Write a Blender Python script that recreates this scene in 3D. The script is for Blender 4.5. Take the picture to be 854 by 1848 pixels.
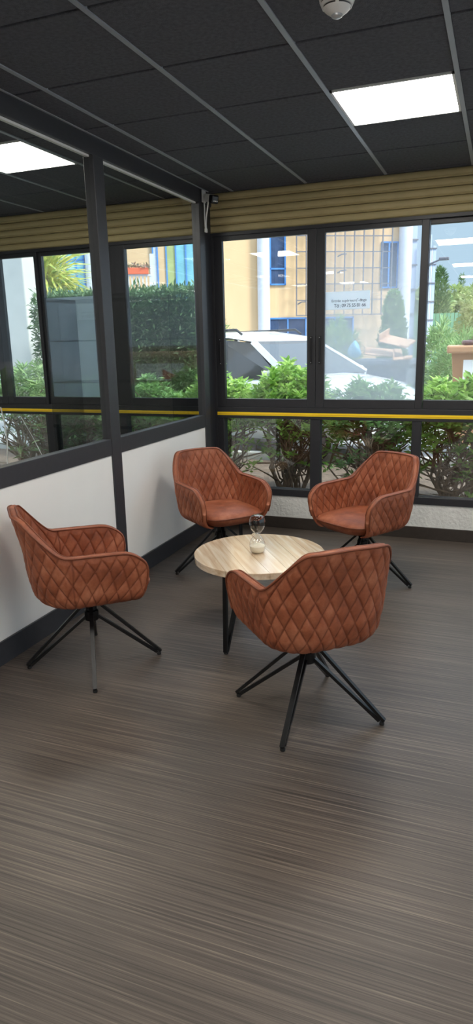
import bpy, bmesh, math, random
import numpy as np
from mathutils import Vector, Matrix

PI = math.pi
random.seed(7)
scene = bpy.context.scene
COL = scene.collection
for o in list(bpy.data.objects):
    bpy.data.objects.remove(o, do_unlink=True)

# ------------------------------------------------------------------ camera
CAM_H = 1.575
YAW, PITCH, ROLL = math.radians(-21.413), math.radians(14.137), math.radians(1.302)
F_PX = 1207.26
fwd = Vector((math.sin(YAW) * math.cos(PITCH), math.cos(YAW) * math.cos(PITCH), -math.sin(PITCH)))
rgt = Vector((math.cos(YAW), -math.sin(YAW), 0))
dwn = fwd.cross(rgt)
r2 = math.cos(ROLL) * rgt + math.sin(ROLL) * dwn
d2 = -math.sin(ROLL) * rgt + math.cos(ROLL) * dwn
cam_d = bpy.data.cameras.new('camera')
cam = bpy.data.objects.new('camera', cam_d)
COL.objects.link(cam)
cam.matrix_world = Matrix(((r2.x, -d2.x, -fwd.x, 0), (r2.y, -d2.y, -fwd.y, 0), (r2.z, -d2.z, -fwd.z, CAM_H), (0, 0, 0, 1)))
cam_d.sensor_fit = 'HORIZONTAL'
cam_d.sensor_width = 36.0
cam_d.lens = F_PX / 854 * 36.0
cam_d.clip_start = 0.05
cam_d.clip_end = 300
scene.camera = cam

# ------------------------------------------------------------------ world, sun, exposure
world = bpy.data.worlds.new('sky')
scene.world = world
world.use_nodes = True
wn = world.node_tree
wn.nodes.clear()
wo = wn.nodes.new('ShaderNodeOutputWorld')
bg = wn.nodes.new('ShaderNodeBackground')
tc = wn.nodes.new('ShaderNodeTexCoord')
sx = wn.nodes.new('ShaderNodeSeparateXYZ')
rp = wn.nodes.new('ShaderNodeValToRGB')
rp.color_ramp.elements[0].position = 0.16
rp.color_ramp.elements[0].color = (0.46, 0.62, 0.78, 1)
rp.color_ramp.elements[1].position = 0.7
rp.color_ramp.elements[1].color = (1.9, 2.3, 2.8, 1)
wn.links.new(tc.outputs['Generated'], sx.inputs[0])
wn.links.new(sx.outputs['Z'], rp.inputs[0])
wn.links.new(rp.outputs[0], bg.inputs[0])
bg.inputs[1].default_value = 1.0
wn.links.new(bg.outputs[0], wo.inputs[0])

sun_d = bpy.data.lights.new('sun', 'SUN')
sun_d.energy = 5.0
sun_d.angle = math.radians(12)
sun_d.color = (1.0, 0.95, 0.86)
sun = bpy.data.objects.new('sun', sun_d)
COL.objects.link(sun)
sun.rotation_euler = Vector((0.65, -0.12, 0.75)).to_track_quat('Z', 'Y').to_euler()

PANEL_EMIT = 20.0
scene.view_settings.view_transform = 'Standard'
scene.view_settings.look = 'None'
scene.view_settings.gamma = 1.0
scene.view_settings.use_curve_mapping = False
scene.view_settings.exposure = 0.5

# ------------------------------------------------------------------ helpers
def s2l(c):
    return tuple(((v / 255) / 12.92 if v / 255 <= 0.04045 else ((v / 255 + 0.055) / 1.055) ** 2.4) for v in c)

MATS = {}
def mat(name, rgb=(200, 200, 200), rough=0.5, metal=0.0, var=0.0, scale=8.0, bump=0.0, bscale=60.0, stretch=None, rgb2=None, spec=0.5, coat=0.0):
    """procedural principled material: base colour mottled by noise, optional bump"""
    if name in MATS:
        return MATS[name]
    m = bpy.data.materials.new(name)
    m.use_nodes = True
    n, l = m.node_tree.nodes, m.node_tree.links
    b = n['Principled BSDF']
    b.inputs['Roughness'].default_value = rough
    b.inputs['Metallic'].default_value = metal
    b.inputs['Specular IOR Level'].default_value = spec
    b.inputs['Coat Weight'].default_value = coat
    c = s2l(rgb)
    co = n.new('ShaderNodeTexCoord')
    src = co.outputs['Object']
    if stretch:
        mp = n.new('ShaderNodeMapping')
        mp.inputs['Scale'].default_value = stretch
        l.new(src, mp.inputs[0])
        src = mp.outputs[0]
    nz = n.new('ShaderNodeTexNoise')
    nz.inputs['Scale'].default_value = scale
    nz.inputs['Detail'].default_value = 5
    l.new(src, nz.inputs['Vector'])
    r = n.new('ShaderNodeValToRGB')
    c2 = s2l(rgb2) if rgb2 else c
    r.color_ramp.elements[0].position = 0.32
    r.color_ramp.elements[1].position = 0.68
    r.color_ramp.elements[0].color = (*[v * (1 - var) for v in c], 1)
    r.color_ramp.elements[1].color = (*[min(1, v * (1 + var)) for v in c2], 1)
    l.new(nz.outputs['Fac'], r.inputs[0])
    l.new(r.outputs[0], b.inputs['Base Color'])
    if bump:
        nb = n.new('ShaderNodeTexNoise')
        nb.inputs['Scale'].default_value = bscale
        nb.inputs['Detail'].default_value = 3
        l.new(src, nb.inputs['Vector'])
        bp = n.new('ShaderNodeBump')
        bp.inputs['Strength'].default_value = bump
        bp.inputs['Distance'].default_value = 0.01
        l.new(nb.outputs['Fac'], bp.inputs['Height'])
        l.new(bp.outputs[0], b.inputs['Normal'])
    MATS[name] = m
    return m

def glass_mat(name, tint=(1, 1, 1), refl=1.6, haze=0.0, haze_rgb=(205, 220, 235), blotch=False, rough=0.0):
    """thin pane: tinted straight-through glass + fresnel mirror reflection, optional milky film on the glass"""
    m = bpy.data.materials.new(name)
    m.use_nodes = True
    n, l = m.node_tree.nodes, m.node_tree.links
    n.clear()
    out = n.new('ShaderNodeOutputMaterial')
    tr = n.new('ShaderNodeBsdfTransparent')
    tr.inputs[0].default_value = (*tint, 1)
    gl = n.new('ShaderNodeBsdfGlossy')
    gl.inputs['Roughness'].default_value = rough
    fr = n.new('ShaderNodeFresnel')
    fr.inputs[0].default_value = 1.45
    ge = n.new('ShaderNodeNewGeometry')
    inv = n.new('ShaderNodeMath'); inv.operation = 'SUBTRACT'; inv.inputs[0].default_value = 1
    l.new(ge.outputs['Backfacing'], inv.inputs[1])
    mu = n.new('ShaderNodeMath'); mu.operation = 'MULTIPLY'
    l.new(fr.outputs[0], mu.inputs[0]); l.new(inv.outputs[0], mu.inputs[1])
    m2 = n.new('ShaderNodeMath'); m2.operation = 'MULTIPLY'; m2.use_clamp = True
    m2.inputs[1].default_value = refl
    l.new(mu.outputs[0], m2.inputs[0])
    base = tr.outputs[0]
    if haze > 0:
        tl = n.new('ShaderNodeBsdfTranslucent'); tl.inputs[0].default_value = (*s2l(haze_rgb), 1)
        df = n.new('ShaderNodeBsdfDiffuse'); df.inputs[0].default_value = (*s2l(haze_rgb), 1)
        hm = n.new('ShaderNodeMixShader'); hm.inputs[0].default_value = 0.35
        l.new(tl.outputs[0], hm.inputs[1]); l.new(df.outputs[0], hm.inputs[2])
        co = n.new('ShaderNodeTexCoord')
        nz = n.new('ShaderNodeTexNoise'); nz.inputs['Scale'].default_value = 2.2; nz.inputs['Detail'].default_value = 4
        l.new(co.outputs['Object'], nz.inputs['Vector'])
        mr = n.new('ShaderNodeMapRange')
        mr.inputs['From Min'].default_value = 0.25; mr.inputs['From Max'].default_value = 0.7
        mr.inputs['To Min'].default_value = haze * 0.75; mr.inputs['To Max'].default_value = haze * 1.15
        l.new(nz.outputs['Fac'], mr.inputs['Value'])
        fac = mr.outputs[0]
        if blotch:   # condensation film between the two sheets: thinner at the top of the pane and along its edges
            sp = n.new('ShaderNodeSeparateXYZ'); l.new(co.outputs['Generated'], sp.inputs[0])
            rz = n.new('ShaderNodeValToRGB')
            el = rz.color_ramp.elements
            el[0].position = 0.0; el[0].color = (0.75, 0.75, 0.75, 1)
            el[1].position = 1.0; el[1].color = (0.28, 0.28, 0.28, 1)
            e = el.new(0.3); e.color = (1, 1, 1, 1)
            e = el.new(0.62); e.color = (0.7, 0.7, 0.7, 1)
            l.new(sp.outputs['Z'], rz.inputs[0])
            mm = n.new('ShaderNodeMath'); mm.operation = 'MULTIPLY'
            l.new(fac, mm.inputs[0]); l.new(rz.outputs[0], mm.inputs[1])
            fac = mm.outputs[0]
        hx = n.new('ShaderNodeMixShader')
        l.new(fac, hx.inputs[0]); l.new(tr.outputs[0], hx.inputs[1]); l.new(hm.outputs[0], hx.inputs[2])
        base = hx.outputs[0]
    mx = n.new('ShaderNodeMixShader')
    l.new(m2.outputs[0], mx.inputs[0]); l.new(base, mx.inputs[1]); l.new(gl.outputs[0], mx.inputs[2])
    l.new(mx.outputs[0], out.inputs[0])
    return m

def leaf_mat(name, rgb, rgb2, trans=0.35, rough=0.45, scale=9.0):
    m = bpy.data.materials.new(name)
    m.use_nodes = True
    n, l = m.node_tree.nodes, m.node_tree.links
    b = n['Principled BSDF']
    b.inputs['Roughness'].default_value = rough
    out = n['Material Output']
    co = n.new('ShaderNodeTexCoord')
    nz = n.new('ShaderNodeTexNoise'); nz.inputs['Scale'].default_value = scale; nz.inputs['Detail'].default_value = 2
    l.new(co.outputs['Object'], nz.inputs['Vector'])
    r = n.new('ShaderNodeValToRGB')
    r.color_ramp.elements[0].position = 0.35; r.color_ramp.elements[1].position = 0.65
    r.color_ramp.elements[0].color = (*s2l(rgb), 1); r.color_ramp.elements[1].color = (*s2l(rgb2), 1)
    l.new(nz.outputs['Fac'], r.inputs[0])
    l.new(r.outputs[0], b.inputs['Base Color'])
    t = n.new('ShaderNodeBsdfTranslucent')
    l.new(r.outputs[0], t.inputs[0])
    mx = n.new('ShaderNodeMixShader'); mx.inputs[0].default_value = trans
    l.new(b.outputs[0], mx.inputs[1]); l.new(t.outputs[0], mx.inputs[2])
    l.new(mx.outputs[0], out.inputs[0])
    return m

ORIG = {}
def link(o, parent=None, org=None):
    COL.objects.link(o)
    if parent:
        o.parent = parent
        ORIG[o.name] = ORIG.get(parent.name, Vector((0, 0, 0)))
    else:
        ORIG[o.name] = Vector(org) if org is not None else Vector((0, 0, 0))
    return o

def tag(o, label=None, cat=None, group=None, kind=None):
    if label: o['label'] = label
    if cat: o['category'] = cat
    if group: o['group'] = group
    if kind: o['kind'] = kind
    return o

def empty(name, loc=(0, 0, 0), rz=0.0, **kw):
    o = bpy.data.objects.new(name, None)
    o.empty_display_size = 0.1
    o.location = loc
    o.rotation_euler = (0, 0, rz)
    link(o, None, loc)
    return tag(o, **kw)

class MB:
    """collects geometry for ONE mesh object"""
    def __init__(s):
        s.v = []; s.f = []
    def add(s, vs, fs):
        k = len(s.v)
        s.v += [tuple(p) for p in vs]
        s.f += [tuple(i + k for i in f) for f in fs]
        return s
    def box(s, x0, x1, y0, y1, z0, z1, M=None, ch=0.0):
        if ch > 0:
            bm = bmesh.new()
            bmesh.ops.create_cube(bm, size=1)
            for v in bm.verts:
                v.co = Vector(((x0 + x1) / 2 + v.co.x * (x1 - x0), (y0 + y1) / 2 + v.co.y * (y1 - y0), (z0 + z1) / 2 + v.co.z * (z1 - z0)))
            bmesh.ops.bevel(bm, geom=bm.edges[:], offset=ch, segments=2, affect='EDGES', profile=0.5)
            vs = [M @ v.co if M else v.co.copy() for v in bm.verts]
            bm.verts.index_update()
            fs = [[v.index for v in f.verts] for f in bm.faces]
            bm.free()
            return s.add(vs, fs)
        vs = [Vector(p) for p in ((x0, y0, z0), (x1, y0, z0), (x1, y1, z0), (x0, y1, z0), (x0, y0, z1), (x1, y0, z1), (x1, y1, z1), (x0, y1, z1))]
        if M: vs = [M @ p for p in vs]
        return s.add(vs, [(3, 2, 1, 0), (4, 5, 6, 7), (0, 1, 5, 4), (1, 2, 6, 5), (2, 3, 7, 6), (3, 0, 4, 7)])
    def bar(s, a, b, w, t, side=None):
        """rectangular bar from a to b; w across 'side', t across the other axis"""
        a, b = Vector(a), Vector(b)
        d = (b - a).normalized()
        sd = Vector(side) if side is not None else (Vector((0, 0, 1)) if abs(d.z) < 0.95 else Vector((1, 0, 0)))
        x = (sd - d * sd.dot(d)).normalized()
        y = d.cross(x)
        vs = []
        for p in (a, b):
            for i, j in ((-1, -1), (1, -1), (1, 1), (-1, 1)):
                vs.append(p + x * (i * w / 2) + y * (j * t / 2))
        return s.add(vs, [(3, 2, 1, 0), (4, 5, 6, 7), (0, 1, 5, 4), (1, 2, 6, 5), (2, 3, 7, 6), (3, 0, 4, 7)])
    def tube(s, pts, r, n=8, close=False, caps=True):
        P = [Vector(p) for p in pts]
        m = len(P)
        R = r if isinstance(r, (list, tuple)) else [r] * m
        prev = None
        vs, fs = [], []
        for i, p in enumerate(P):
            if close:
                d = (P[(i + 1) % m] - P[i - 1]).normalized()
            else:
                d = (P[min(i + 1, m - 1)] - P[max(i - 1, 0)]).normalized()
            if prev is None:
                u = d.orthogonal().normalized()
            else:
                u = prev - d * prev.dot(d)
                u = u.normalized() if u.length > 1e-6 else d.orthogonal().normalized()
            prev = u
            w = d.cross(u)
            for k in range(n):
                a = 2 * PI * k / n
                vs.append(p + (u * math.cos(a) + w * math.sin(a)) * R[i])
        rng = m if close else m - 1
        for i in range(rng):
            j = (i + 1) % m
            for k in range(n):
                fs.append((i * n + k, i * n + (k + 1) % n, j * n + (k + 1) % n, j * n + k))
        if caps and not close:
            fs.append(tuple(range(n - 1, -1, -1)))
            fs.append(tuple((m - 1) * n + k for k in range(n)))
        return s.add(vs, fs)
    def lathe(s, prof, n=32, c=(0, 0, 0), M=None):
        vs, fs = [], []
        for r, z in prof:
            for k in range(n):
                a = 2 * PI * k / n
                p = Vector((r * math.cos(a), r * math.sin(a), z))
                if M: p = M @ p
                vs.append(p + Vector(c))
        for i in range(len(prof) - 1):
            for k in range(n):
                fs.append((i * n + k, i * n + (k + 1) % n, (i + 1) * n + (k + 1) % n, (i + 1) * n + k))
        fs.append(tuple(range(n - 1, -1, -1)))
        fs.append(tuple((len(prof) - 1) * n + k for k in range(n)))
        return s.add(vs, fs)
    def prism(s, poly, h0, h1, axes='xy', M=None):
        """extrude a 2-D polygon between h0 and h1 along the third axis"""
        def P(a, b, h):
            p = {'xy': (a, b, h), 'xz': (a, h, b), 'yz': (h, a, b)}[axes]
            return M @ Vector(p) if M else Vector(p)
        n = len(poly)
        vs = [P(a, b, h0) for a, b in poly] + [P(a, b, h1) for a, b in poly]
        fs = [tuple(range(n - 1, -1, -1)), tuple(range(n, 2 * n))]
        fs += [(i, (i + 1) % n, n + (i + 1) % n, n + i) for i in range(n)]
        return s.add(vs, fs)
    def mesh(s, name, org=None):
        me = bpy.data.meshes.new(name)
        o = org or Vector((0, 0, 0))
        me.from_pydata([(p[0] - o.x, p[1] - o.y, p[2] - o.z) for p in s.v], [], s.f)
        bm = bmesh.new(); bm.from_mesh(me)
        bmesh.ops.recalc_face_normals(bm, faces=bm.faces[:])
        bm.to_mesh(me); bm.free()
        return me
    def build(s, name, m, parent=None, world=False, smooth=False, ang=40, org=None):
        """world=True: vertices are world coordinates even under a (not rotated) parent"""
        off = None
        if parent is not None and world:
            off = ORIG.get(parent.name, Vector((0, 0, 0)))
        elif parent is None and org is not None:
            off = Vector(org)
        me = s.mesh(name, off)
        if m: me.materials.append(m)
        o = bpy.data.objects.new(name, me)
        if parent is None and org is not None:
            o.location = org
        link(o, parent, org)
        if smooth:
            for p in me.polygons: p.use_smooth = True
            if ang < 180:
                try: me.set_sharp_from_angle(angle=math.radians(ang))
                except Exception: pass
        return o

def copy_tree(o, parent=None):
    c = o.copy()
    COL.objects.link(c)
    c.parent = parent
    for ch in list(o.children):
        copy_tree(ch, c)
    return c

# ------------------------------------------------------------------ materials
M_frame = mat('anthracite_aluminium', (54, 55, 60), 0.42, 0.0, 0.06, 30, 0.02, 300)
M_frame_d = mat('black_aluminium', (40, 41, 46), 0.45, 0.0, 0.06, 30)
M_white = mat('white_laminate', (246, 245, 242), 0.42, 0, 0.015, 3)
M_plaster = mat('white_plaster', (222, 222, 218), 0.8, 0, 0.04, 12, 0.9, 38)
M_darkbase = mat('dark_brown_baseboard', (52, 45, 40), 0.5, 0, 0.12, 20)
M_tile = mat('black_mineral_fibre', (80, 82, 90), 0.9, 0, 0.22, 55, 0.5, 240)
M_tbar = mat('grey_grid_bar', (150, 156, 166), 0.4, 0.0, 0.03, 10)
M_alu = mat('pale_aluminium', (190, 195, 200), 0.35, 0.5, 0.03, 10)
M_yellow = mat('yellow_strip', (255, 216, 36), 0.5, 0, 0.02, 10)
M_yellow_d = mat('dark_yellow_strip', (205, 150, 10), 0.5, 0, 0.02, 10)
M_slat = mat('beige_shutter', (176, 161, 118), 0.55, 0, 0.05, 6)
M_black = mat('black_powder_coat', (17, 17, 19), 0.32, 0.2, 0.1, 40)
M_rubber = mat('black_rubber', (20, 20, 20), 0.7)
M_plastic_w = mat('white_plastic', (226, 226, 224), 0.4)
M_plastic_k = mat('black_plastic', (24, 24, 28), 0.3)
M_paper = mat('white_paper', (236, 238, 242), 0.8, 0, 0.01, 4)
M_ink = mat('grey_ink', (82, 84, 92), 0.8)
M_ink_l = mat('faded_ink', (170, 172, 180), 0.8)
M_sand = mat('white_sand', (232, 222, 200), 0.9, 0, 0.05, 200)
M_wallpaint = mat('pale_wall_paint', (226, 224, 220), 0.8, 0, 0.02, 3)
M_desk = mat('brown_desk_wood', (70, 44, 36), 0.5, 0, 0.2, 8, stretch=(1, 8, 8))
M_glass = glass_mat('window_glass', (0.96, 0.98, 0.97), 5.6)
M_glass_p = glass_mat('partition_glass', (0.93, 0.95, 0.945), 0.8)
M_glass_h = glass_mat('fogged_window_glass', (0.95, 0.97, 0.98), 1.4, 0.46, (216, 222, 228), True)
M_glass_g = glass_mat('grey_fogged_window_glass', (0.86, 0.90, 0.93), 1.4, 0.62, (206, 216, 222), False)
M_smoke = glass_mat('smoked_glass', (0.83, 0.85, 0.86), 1.0)
M_timer = glass_mat('clear_thin_glass', (0.97, 0.98, 0.98), 2.4)

def leather_mat():
    m = bpy.data.materials.new('cognac_leather')
    m.use_nodes = True
    n, l = m.node_tree.nodes, m.node_tree.links
    b = n['Principled BSDF']
    b.inputs['Roughness'].default_value = 0.5
    b.inputs['Specular IOR Level'].default_value = 0.4
    co = n.new('ShaderNodeTexCoord')
    n1 = n.new('ShaderNodeTexNoise'); n1.inputs['Scale'].default_value = 9; n1.inputs['Detail'].default_value = 6; n1.inputs['Roughness'].default_value = 0.65
    l.new(co.outputs['Object'], n1.inputs['Vector'])
    r = n.new('ShaderNodeValToRGB')
    e = r.color_ramp.elements
    e[0].position = 0.3; e[0].color = (*s2l((116, 60, 37)), 1)
    e[1].position = 0.72; e[1].color = (*s2l((178, 112, 82)), 1)
    q = e.new(0.5); q.color = (*s2l((148, 82, 54)), 1)
    l.new(n1.outputs['Fac'], r.inputs[0])
    at = n.new('ShaderNodeAttribute'); at.attribute_name = 'seam'
    mx = n.new('ShaderNodeMix'); mx.data_type = 'RGBA'
    mx.inputs['B'].default_value = (*s2l((96, 44, 24)), 1)
    l.new(at.outputs['Fac'], mx.inputs['Factor'])
    l.new(r.outputs[0], mx.inputs['A'])
    l.new(mx.outputs['Result'], b.inputs['Base Color'])
    n2 = n.new('ShaderNodeTexNoise'); n2.inputs['Scale'].default_value = 220; n2.inputs['Detail'].default_value = 3
    l.new(co.outputs['Object'], n2.inputs['Vector'])
    bp = n.new('ShaderNodeBump'); bp.inputs['Strength'].default_value = 0.18; bp.inputs['Distance'].default_value = 0.004
    l.new(n2.outputs['Fac'], bp.inputs['Height'])
    l.new(bp.outputs[0], b.inputs['Normal'])
    mr = n.new('ShaderNodeMapRange'); mr.inputs['To Min'].default_value = 0.42; mr.inputs['To Max'].default_value = 0.62
    l.new(n1.outputs['Fac'], mr.inputs['Value']); l.new(mr.outputs[0], b.inputs['Roughness'])
    return m
M_leather = leather_mat()
M_pipe = mat('leather_piping', (120, 62, 36), 0.5, 0, 0.1, 30)

def floor_mat():
    m = bpy.data.materials.new('streaked_vinyl_floor')
    m.use_nodes = True
    n, l = m.node_tree.nodes, m.node_tree.links
    b = n['Principled BSDF']
    co = n.new('ShaderNodeTexCoord')
    mp = n.new('ShaderNodeMapping'); mp.inputs['Scale'].default_value = (1.1, 150, 1)
    l.new(co.outputs['Object'], mp.inputs[0])
    n1 = n.new('ShaderNodeTexNoise'); n1.inputs['Scale'].default_value = 1.0; n1.inputs['Detail'].default_value = 6; n1.inputs['Roughness'].default_value = 0.72
    l.new(mp.outputs[0], n1.inputs['Vector'])
    r = n.new('ShaderNodeValToRGB')
    e = r.color_ramp.elements
    e[0].position = 0.36; e[0].color = (*s2l((66, 59, 55)), 1)
    e[1].position = 0.68; e[1].color = (*s2l((156, 142, 128)), 1)
    q = e.new(0.48); q.color = (*s2l((96, 86, 79)), 1)
    q = e.new(0.57); q.color = (*s2l((116, 104, 94)), 1)
    l.new(n1.outputs['Fac'], r.inputs[0])
    mp2 = n.new('ShaderNodeMapping'); mp2.inputs['Scale'].default_value = (0.7, 2.4, 1)
    l.new(co.outputs['Object'], mp2.inputs[0])
    n2 = n.new('ShaderNodeTexNoise'); n2.inputs['Scale'].default_value = 1.6; n2.inputs['Detail'].default_value = 3
    l.new(mp2.outputs[0], n2.inputs['Vector'])
    mr = n.new('ShaderNodeMapRange'); mr.inputs['From Min'].default_value = 0.3; mr.inputs['From Max'].default_value = 0.7; mr.inputs['To Min'].default_value = 0.56; mr.inputs['To Max'].default_value = 0.80
    l.new(n2.outputs['Fac'], mr.inputs['Value'])
    mx = n.new('ShaderNodeMix'); mx.data_type = 'RGBA'; mx.blend_type = 'MULTIPLY'; mx.inputs['Factor'].default_value = 1
    l.new(r.outputs[0], mx.inputs['A']); l.new(mr.outputs[0], mx.inputs['B'])
    l.new(mx.outputs['Result'], b.inputs['Base Color'])
    b.inputs['Roughness'].default_value = 0.42
    b.inputs['Specular IOR Level'].default_value = 0.5
    bp = n.new('ShaderNodeBump'); bp.inputs['Strength'].default_value = 0.15; bp.inputs['Distance'].default_value = 0.003
    l.new(n1.outputs['Fac'], bp.inputs['Height']); l.new(bp.outputs[0], b.inputs['Normal'])
    return m
M_floor = floor_mat()

def emit_mat(name, rgb, strength):
    m = bpy.data.materials.new(name)
    m.use_nodes = True
    n, l = m.node_tree.nodes, m.node_tree.links
    n.clear()
    o = n.new('ShaderNodeOutputMaterial'); e = n.new('ShaderNodeEmission')
    e.inputs[0].default_value = (*rgb, 1); e.inputs[1].default_value = strength
    l.new(e.outputs[0], o.inputs[0])
    return m
M_panel = emit_mat('lit_led_diffuser', (1.0, 0.945, 0.86), PANEL_EMIT)

# ================================================================== ROOM SHELL
XP = -2.285            # partition face
YW = 5.42              # window wall inner face
ZC = 2.758             # ceiling
XL, XR, YB = -5.25, 3.55, -4.6
GZ = 0.10              # ground outside

MB().box(XL, XR, YB, YW + 0.1, -0.12, 0).build('floor', M_floor)
tag(bpy.data.objects['floor'], 'dark grey brown streaked wood look vinyl floor', 'floor', kind='structure')

wb = empty('wall_back', (0, YW, 0), label='low white textured plaster wall under the window band', cat='wall', kind='structure')
MB().box(XL, XR, YW, YW + 0.16, 0, 0.285).build('plaster', M_plaster, wb, True)
bb = MB().box(XL, XR, YW - 0.018, YW - 0.001, 0, 0.098, ch=0.003).build('baseboard_back', M_darkbase)
tag(bb, 'dark brown baseboard under the window wall', 'baseboard', kind='structure')

for nm, a, lab in (('wall_right', (XR, XR + 0.12, YB, YW + 0.16, 0, 0.285), 'low pale sill wall under the added side windows outside the view'),
                   ('wall_front', (XL, XR, YB - 0.12, YB, 0, ZC), 'pale painted wall behind the viewer'),
                   ('wall_far_left', (XL - 0.12, XL, YB, YW + 0.16, 0, ZC), 'pale painted wall of the neighbouring office')):
    tag(MB().box(*a).build(nm, M_wallpaint), lab, 'wall', kind='structure')

# ---- ceiling: slab, tiles, grid bars
GX0, GDX = -0.278, 0.607
GY0, GDY = 3.0, 0.593
ceil = empty('ceiling', (0, 0, ZC), label='suspended ceiling of black mineral tiles with grey grid bars', cat='ceiling', kind='structure')
MB().box(XL - 0.12, XR + 0.12, YB - 0.12, YW + 0.16, ZC + 0.04, ZC + 0.2).build('slab', M_frame_d, ceil, True)
cols = range(-7, 8)     # tile k spans x from GX0+k*GDX
rows = range(-13, 5)
LIGHTS = [(k_, j_) for k_ in (-1, -5, 3) for j_ in (1, -3, -8, -12)]
g = 0.009
tile_me = MB().box(g, GDX - g, g * 0.7, GDY - g * 0.7, 0.0, 0.03, ch=0.005).mesh('ceiling_tile')
tile_me.materials.append(M_tile)
far = MB()
for k in cols:
    for j in rows:
        x, y = GX0 + k * GDX, GY0 + j * GDY
        if y > YW - 0.1 or (k, j) in LIGHTS:
            continue
        if x + GDX < XL or x > XR: continue
        if y > 0.5 and -5.3 < x < 0.8 and y + GDY < YW + 0.2:
            o = bpy.data.objects.new('ceiling_tile', tile_me)
            o.location = (x, y, 0)
            link(o, ceil)
        else:
            far.box(x + g, x + GDX - g, y + g, min(y + GDY - g, YW + .1), ZC, ZC + 0.03)
MB().box(XL, XR, GY0 + 4 * GDY + 0.004, YW + 0.16, ZC, ZC + 0.03).build('edge_strip', M_tile, ceil, True)
fo = far.build('tile_field', M_tile, ceil, True)
tag(fo, kind='stuff')
for k in range(-8, 8):
    x = GX0 + k * GDX
    if XL < x < XR:
        MB().box(x - 0.011, x + 0.011, YB, YW, ZC - 0.004, ZC + 0.02).build('grid_bar', M_tbar, ceil, True)
for j in rows:
    y = GY0 + j * GDY
    if y < YW and y > YB:
        MB().box(XL, XR, y - 0.004, y + 0.004, ZC + 0.014, ZC + 0.036).build('cross_bar', M_frame_d, ceil, True)

def ceiling_light(k, j, label):
    x, y = GX0 + k * GDX, GY0 + j * GDY
    r = empty('ceiling_light', (x + GDX / 2, y + GDY / 2, ZC), label=label, cat='light', group='square ceiling light panels')
    h, w = GDX / 2 - 0.012, GDY / 2 - 0.006
    b = MB()
    t = 0.012
    b.box(-h, h, -w, -w + t, -0.004, 0.03).box(-h, h, w - t, w, -0.004, 0.03).box(-h, -h + t, -w, w, -0.004, 0.03).box(h - t, h, -w, w, -0.004, 0.03)
    b.build('frame', M_plastic_w, r)
    MB().box(-h + t, h - t, -w + t, w - t, 0.002, 0.014).build('diffuser', M_panel, r)
for k, j in LIGHTS:
    if (k, j) == (-1, 1): lab = 'lit square ceiling panel above the armchairs in the room'
    elif (k, j) == (-5, 1): lab = 'lit square ceiling panel seen through the glass partition'
    else: lab = 'lit square ceiling panel out of view behind the seating corner'
    ceiling_light(k, j, lab)

# ---- partition (room's left wall)
wl = empty('wall_left', (XP, 3.7, 0), label='glazed office partition with anthracite frame over white panels', cat='partition', kind='structure')
xf, xb = XP, XP - 0.06
def pbox(name, y0, y1, z0, z1, m=M_frame, dx0=0.0, dx1=0.0, ch=0.003, parent=wl):
    return MB().box(xb + dx0, xf + dx1, y0, y1, z0, z1, ch=ch).build(name, m, parent, True)
pbox('header', YB, YW, 2.652, ZC - 0.005)
pbox('highlight_bead', YB, 5.16, 2.641, 2.652, M_plastic_w, 0.016, -0.022, 0)  # bead coloured white to stand in for the bright reflection under the header
pbox('ceiling_angle', YB, 5.35, ZC - 0.005, ZC - 0.001, M_alu, 0.02, 0.010, 0)
posts = [(5.165, 5.262), (3.672, 3.782), (2.18, 2.29), (0.69, 0.80), (-0.80, -0.69), (-2.30, -2.19), (-3.8, -3.69)]
for a, b in posts:
    pbox('post', a, b, 0.0, 2.652, dx1=0.004, dx0=-0.004)
pbox('end_filler', 5.262, YW - 0.0, 0.0, 2.652, M_frame_d, 0.01, -0.012)
prev = None
for (a, b) in posts:
    if prev is not None:
        y0, y1 = b, prev
        pbox('rail', y0, y1, 0.897, 1.0)
        MB().box(xb + 0.012, xf - 0.008, y0, y1, 0.10, 0.897).build('white_panel', M_white, wl, True)
        MB().box(xb + 0.026, xb + 0.034, y0 + 0.002, y1 - 0.002, 1.0, 2.640).build('glass_pane', M_glass_p, wl, True)
    prev = a
bl = empty('baseboard_left', (XP, 3.7, 0), label='anthracite baseboard along the foot of the white partition panels', cat='baseboard', kind='structure')
prev = None
for (a, b) in posts:
    if prev is not None:
        MB().box(xf - 0.007, xf + 0.006, b, prev, 0.0, 0.124, ch=0.002).build('board', M_frame, bl, True)
    prev = a
MB().box(xf - 0.007, xf + 0.007, 5.262, YW - 0.02, 0.0, 0.124, ch=0.002).build('board', M_frame, bl, True)
for a, b in posts[:4]:
    MB().box(xf + 0.0045, xf + 0.0075, a, b, 0.0, 0.124).build('board', M_frame, bl, True)

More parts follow.
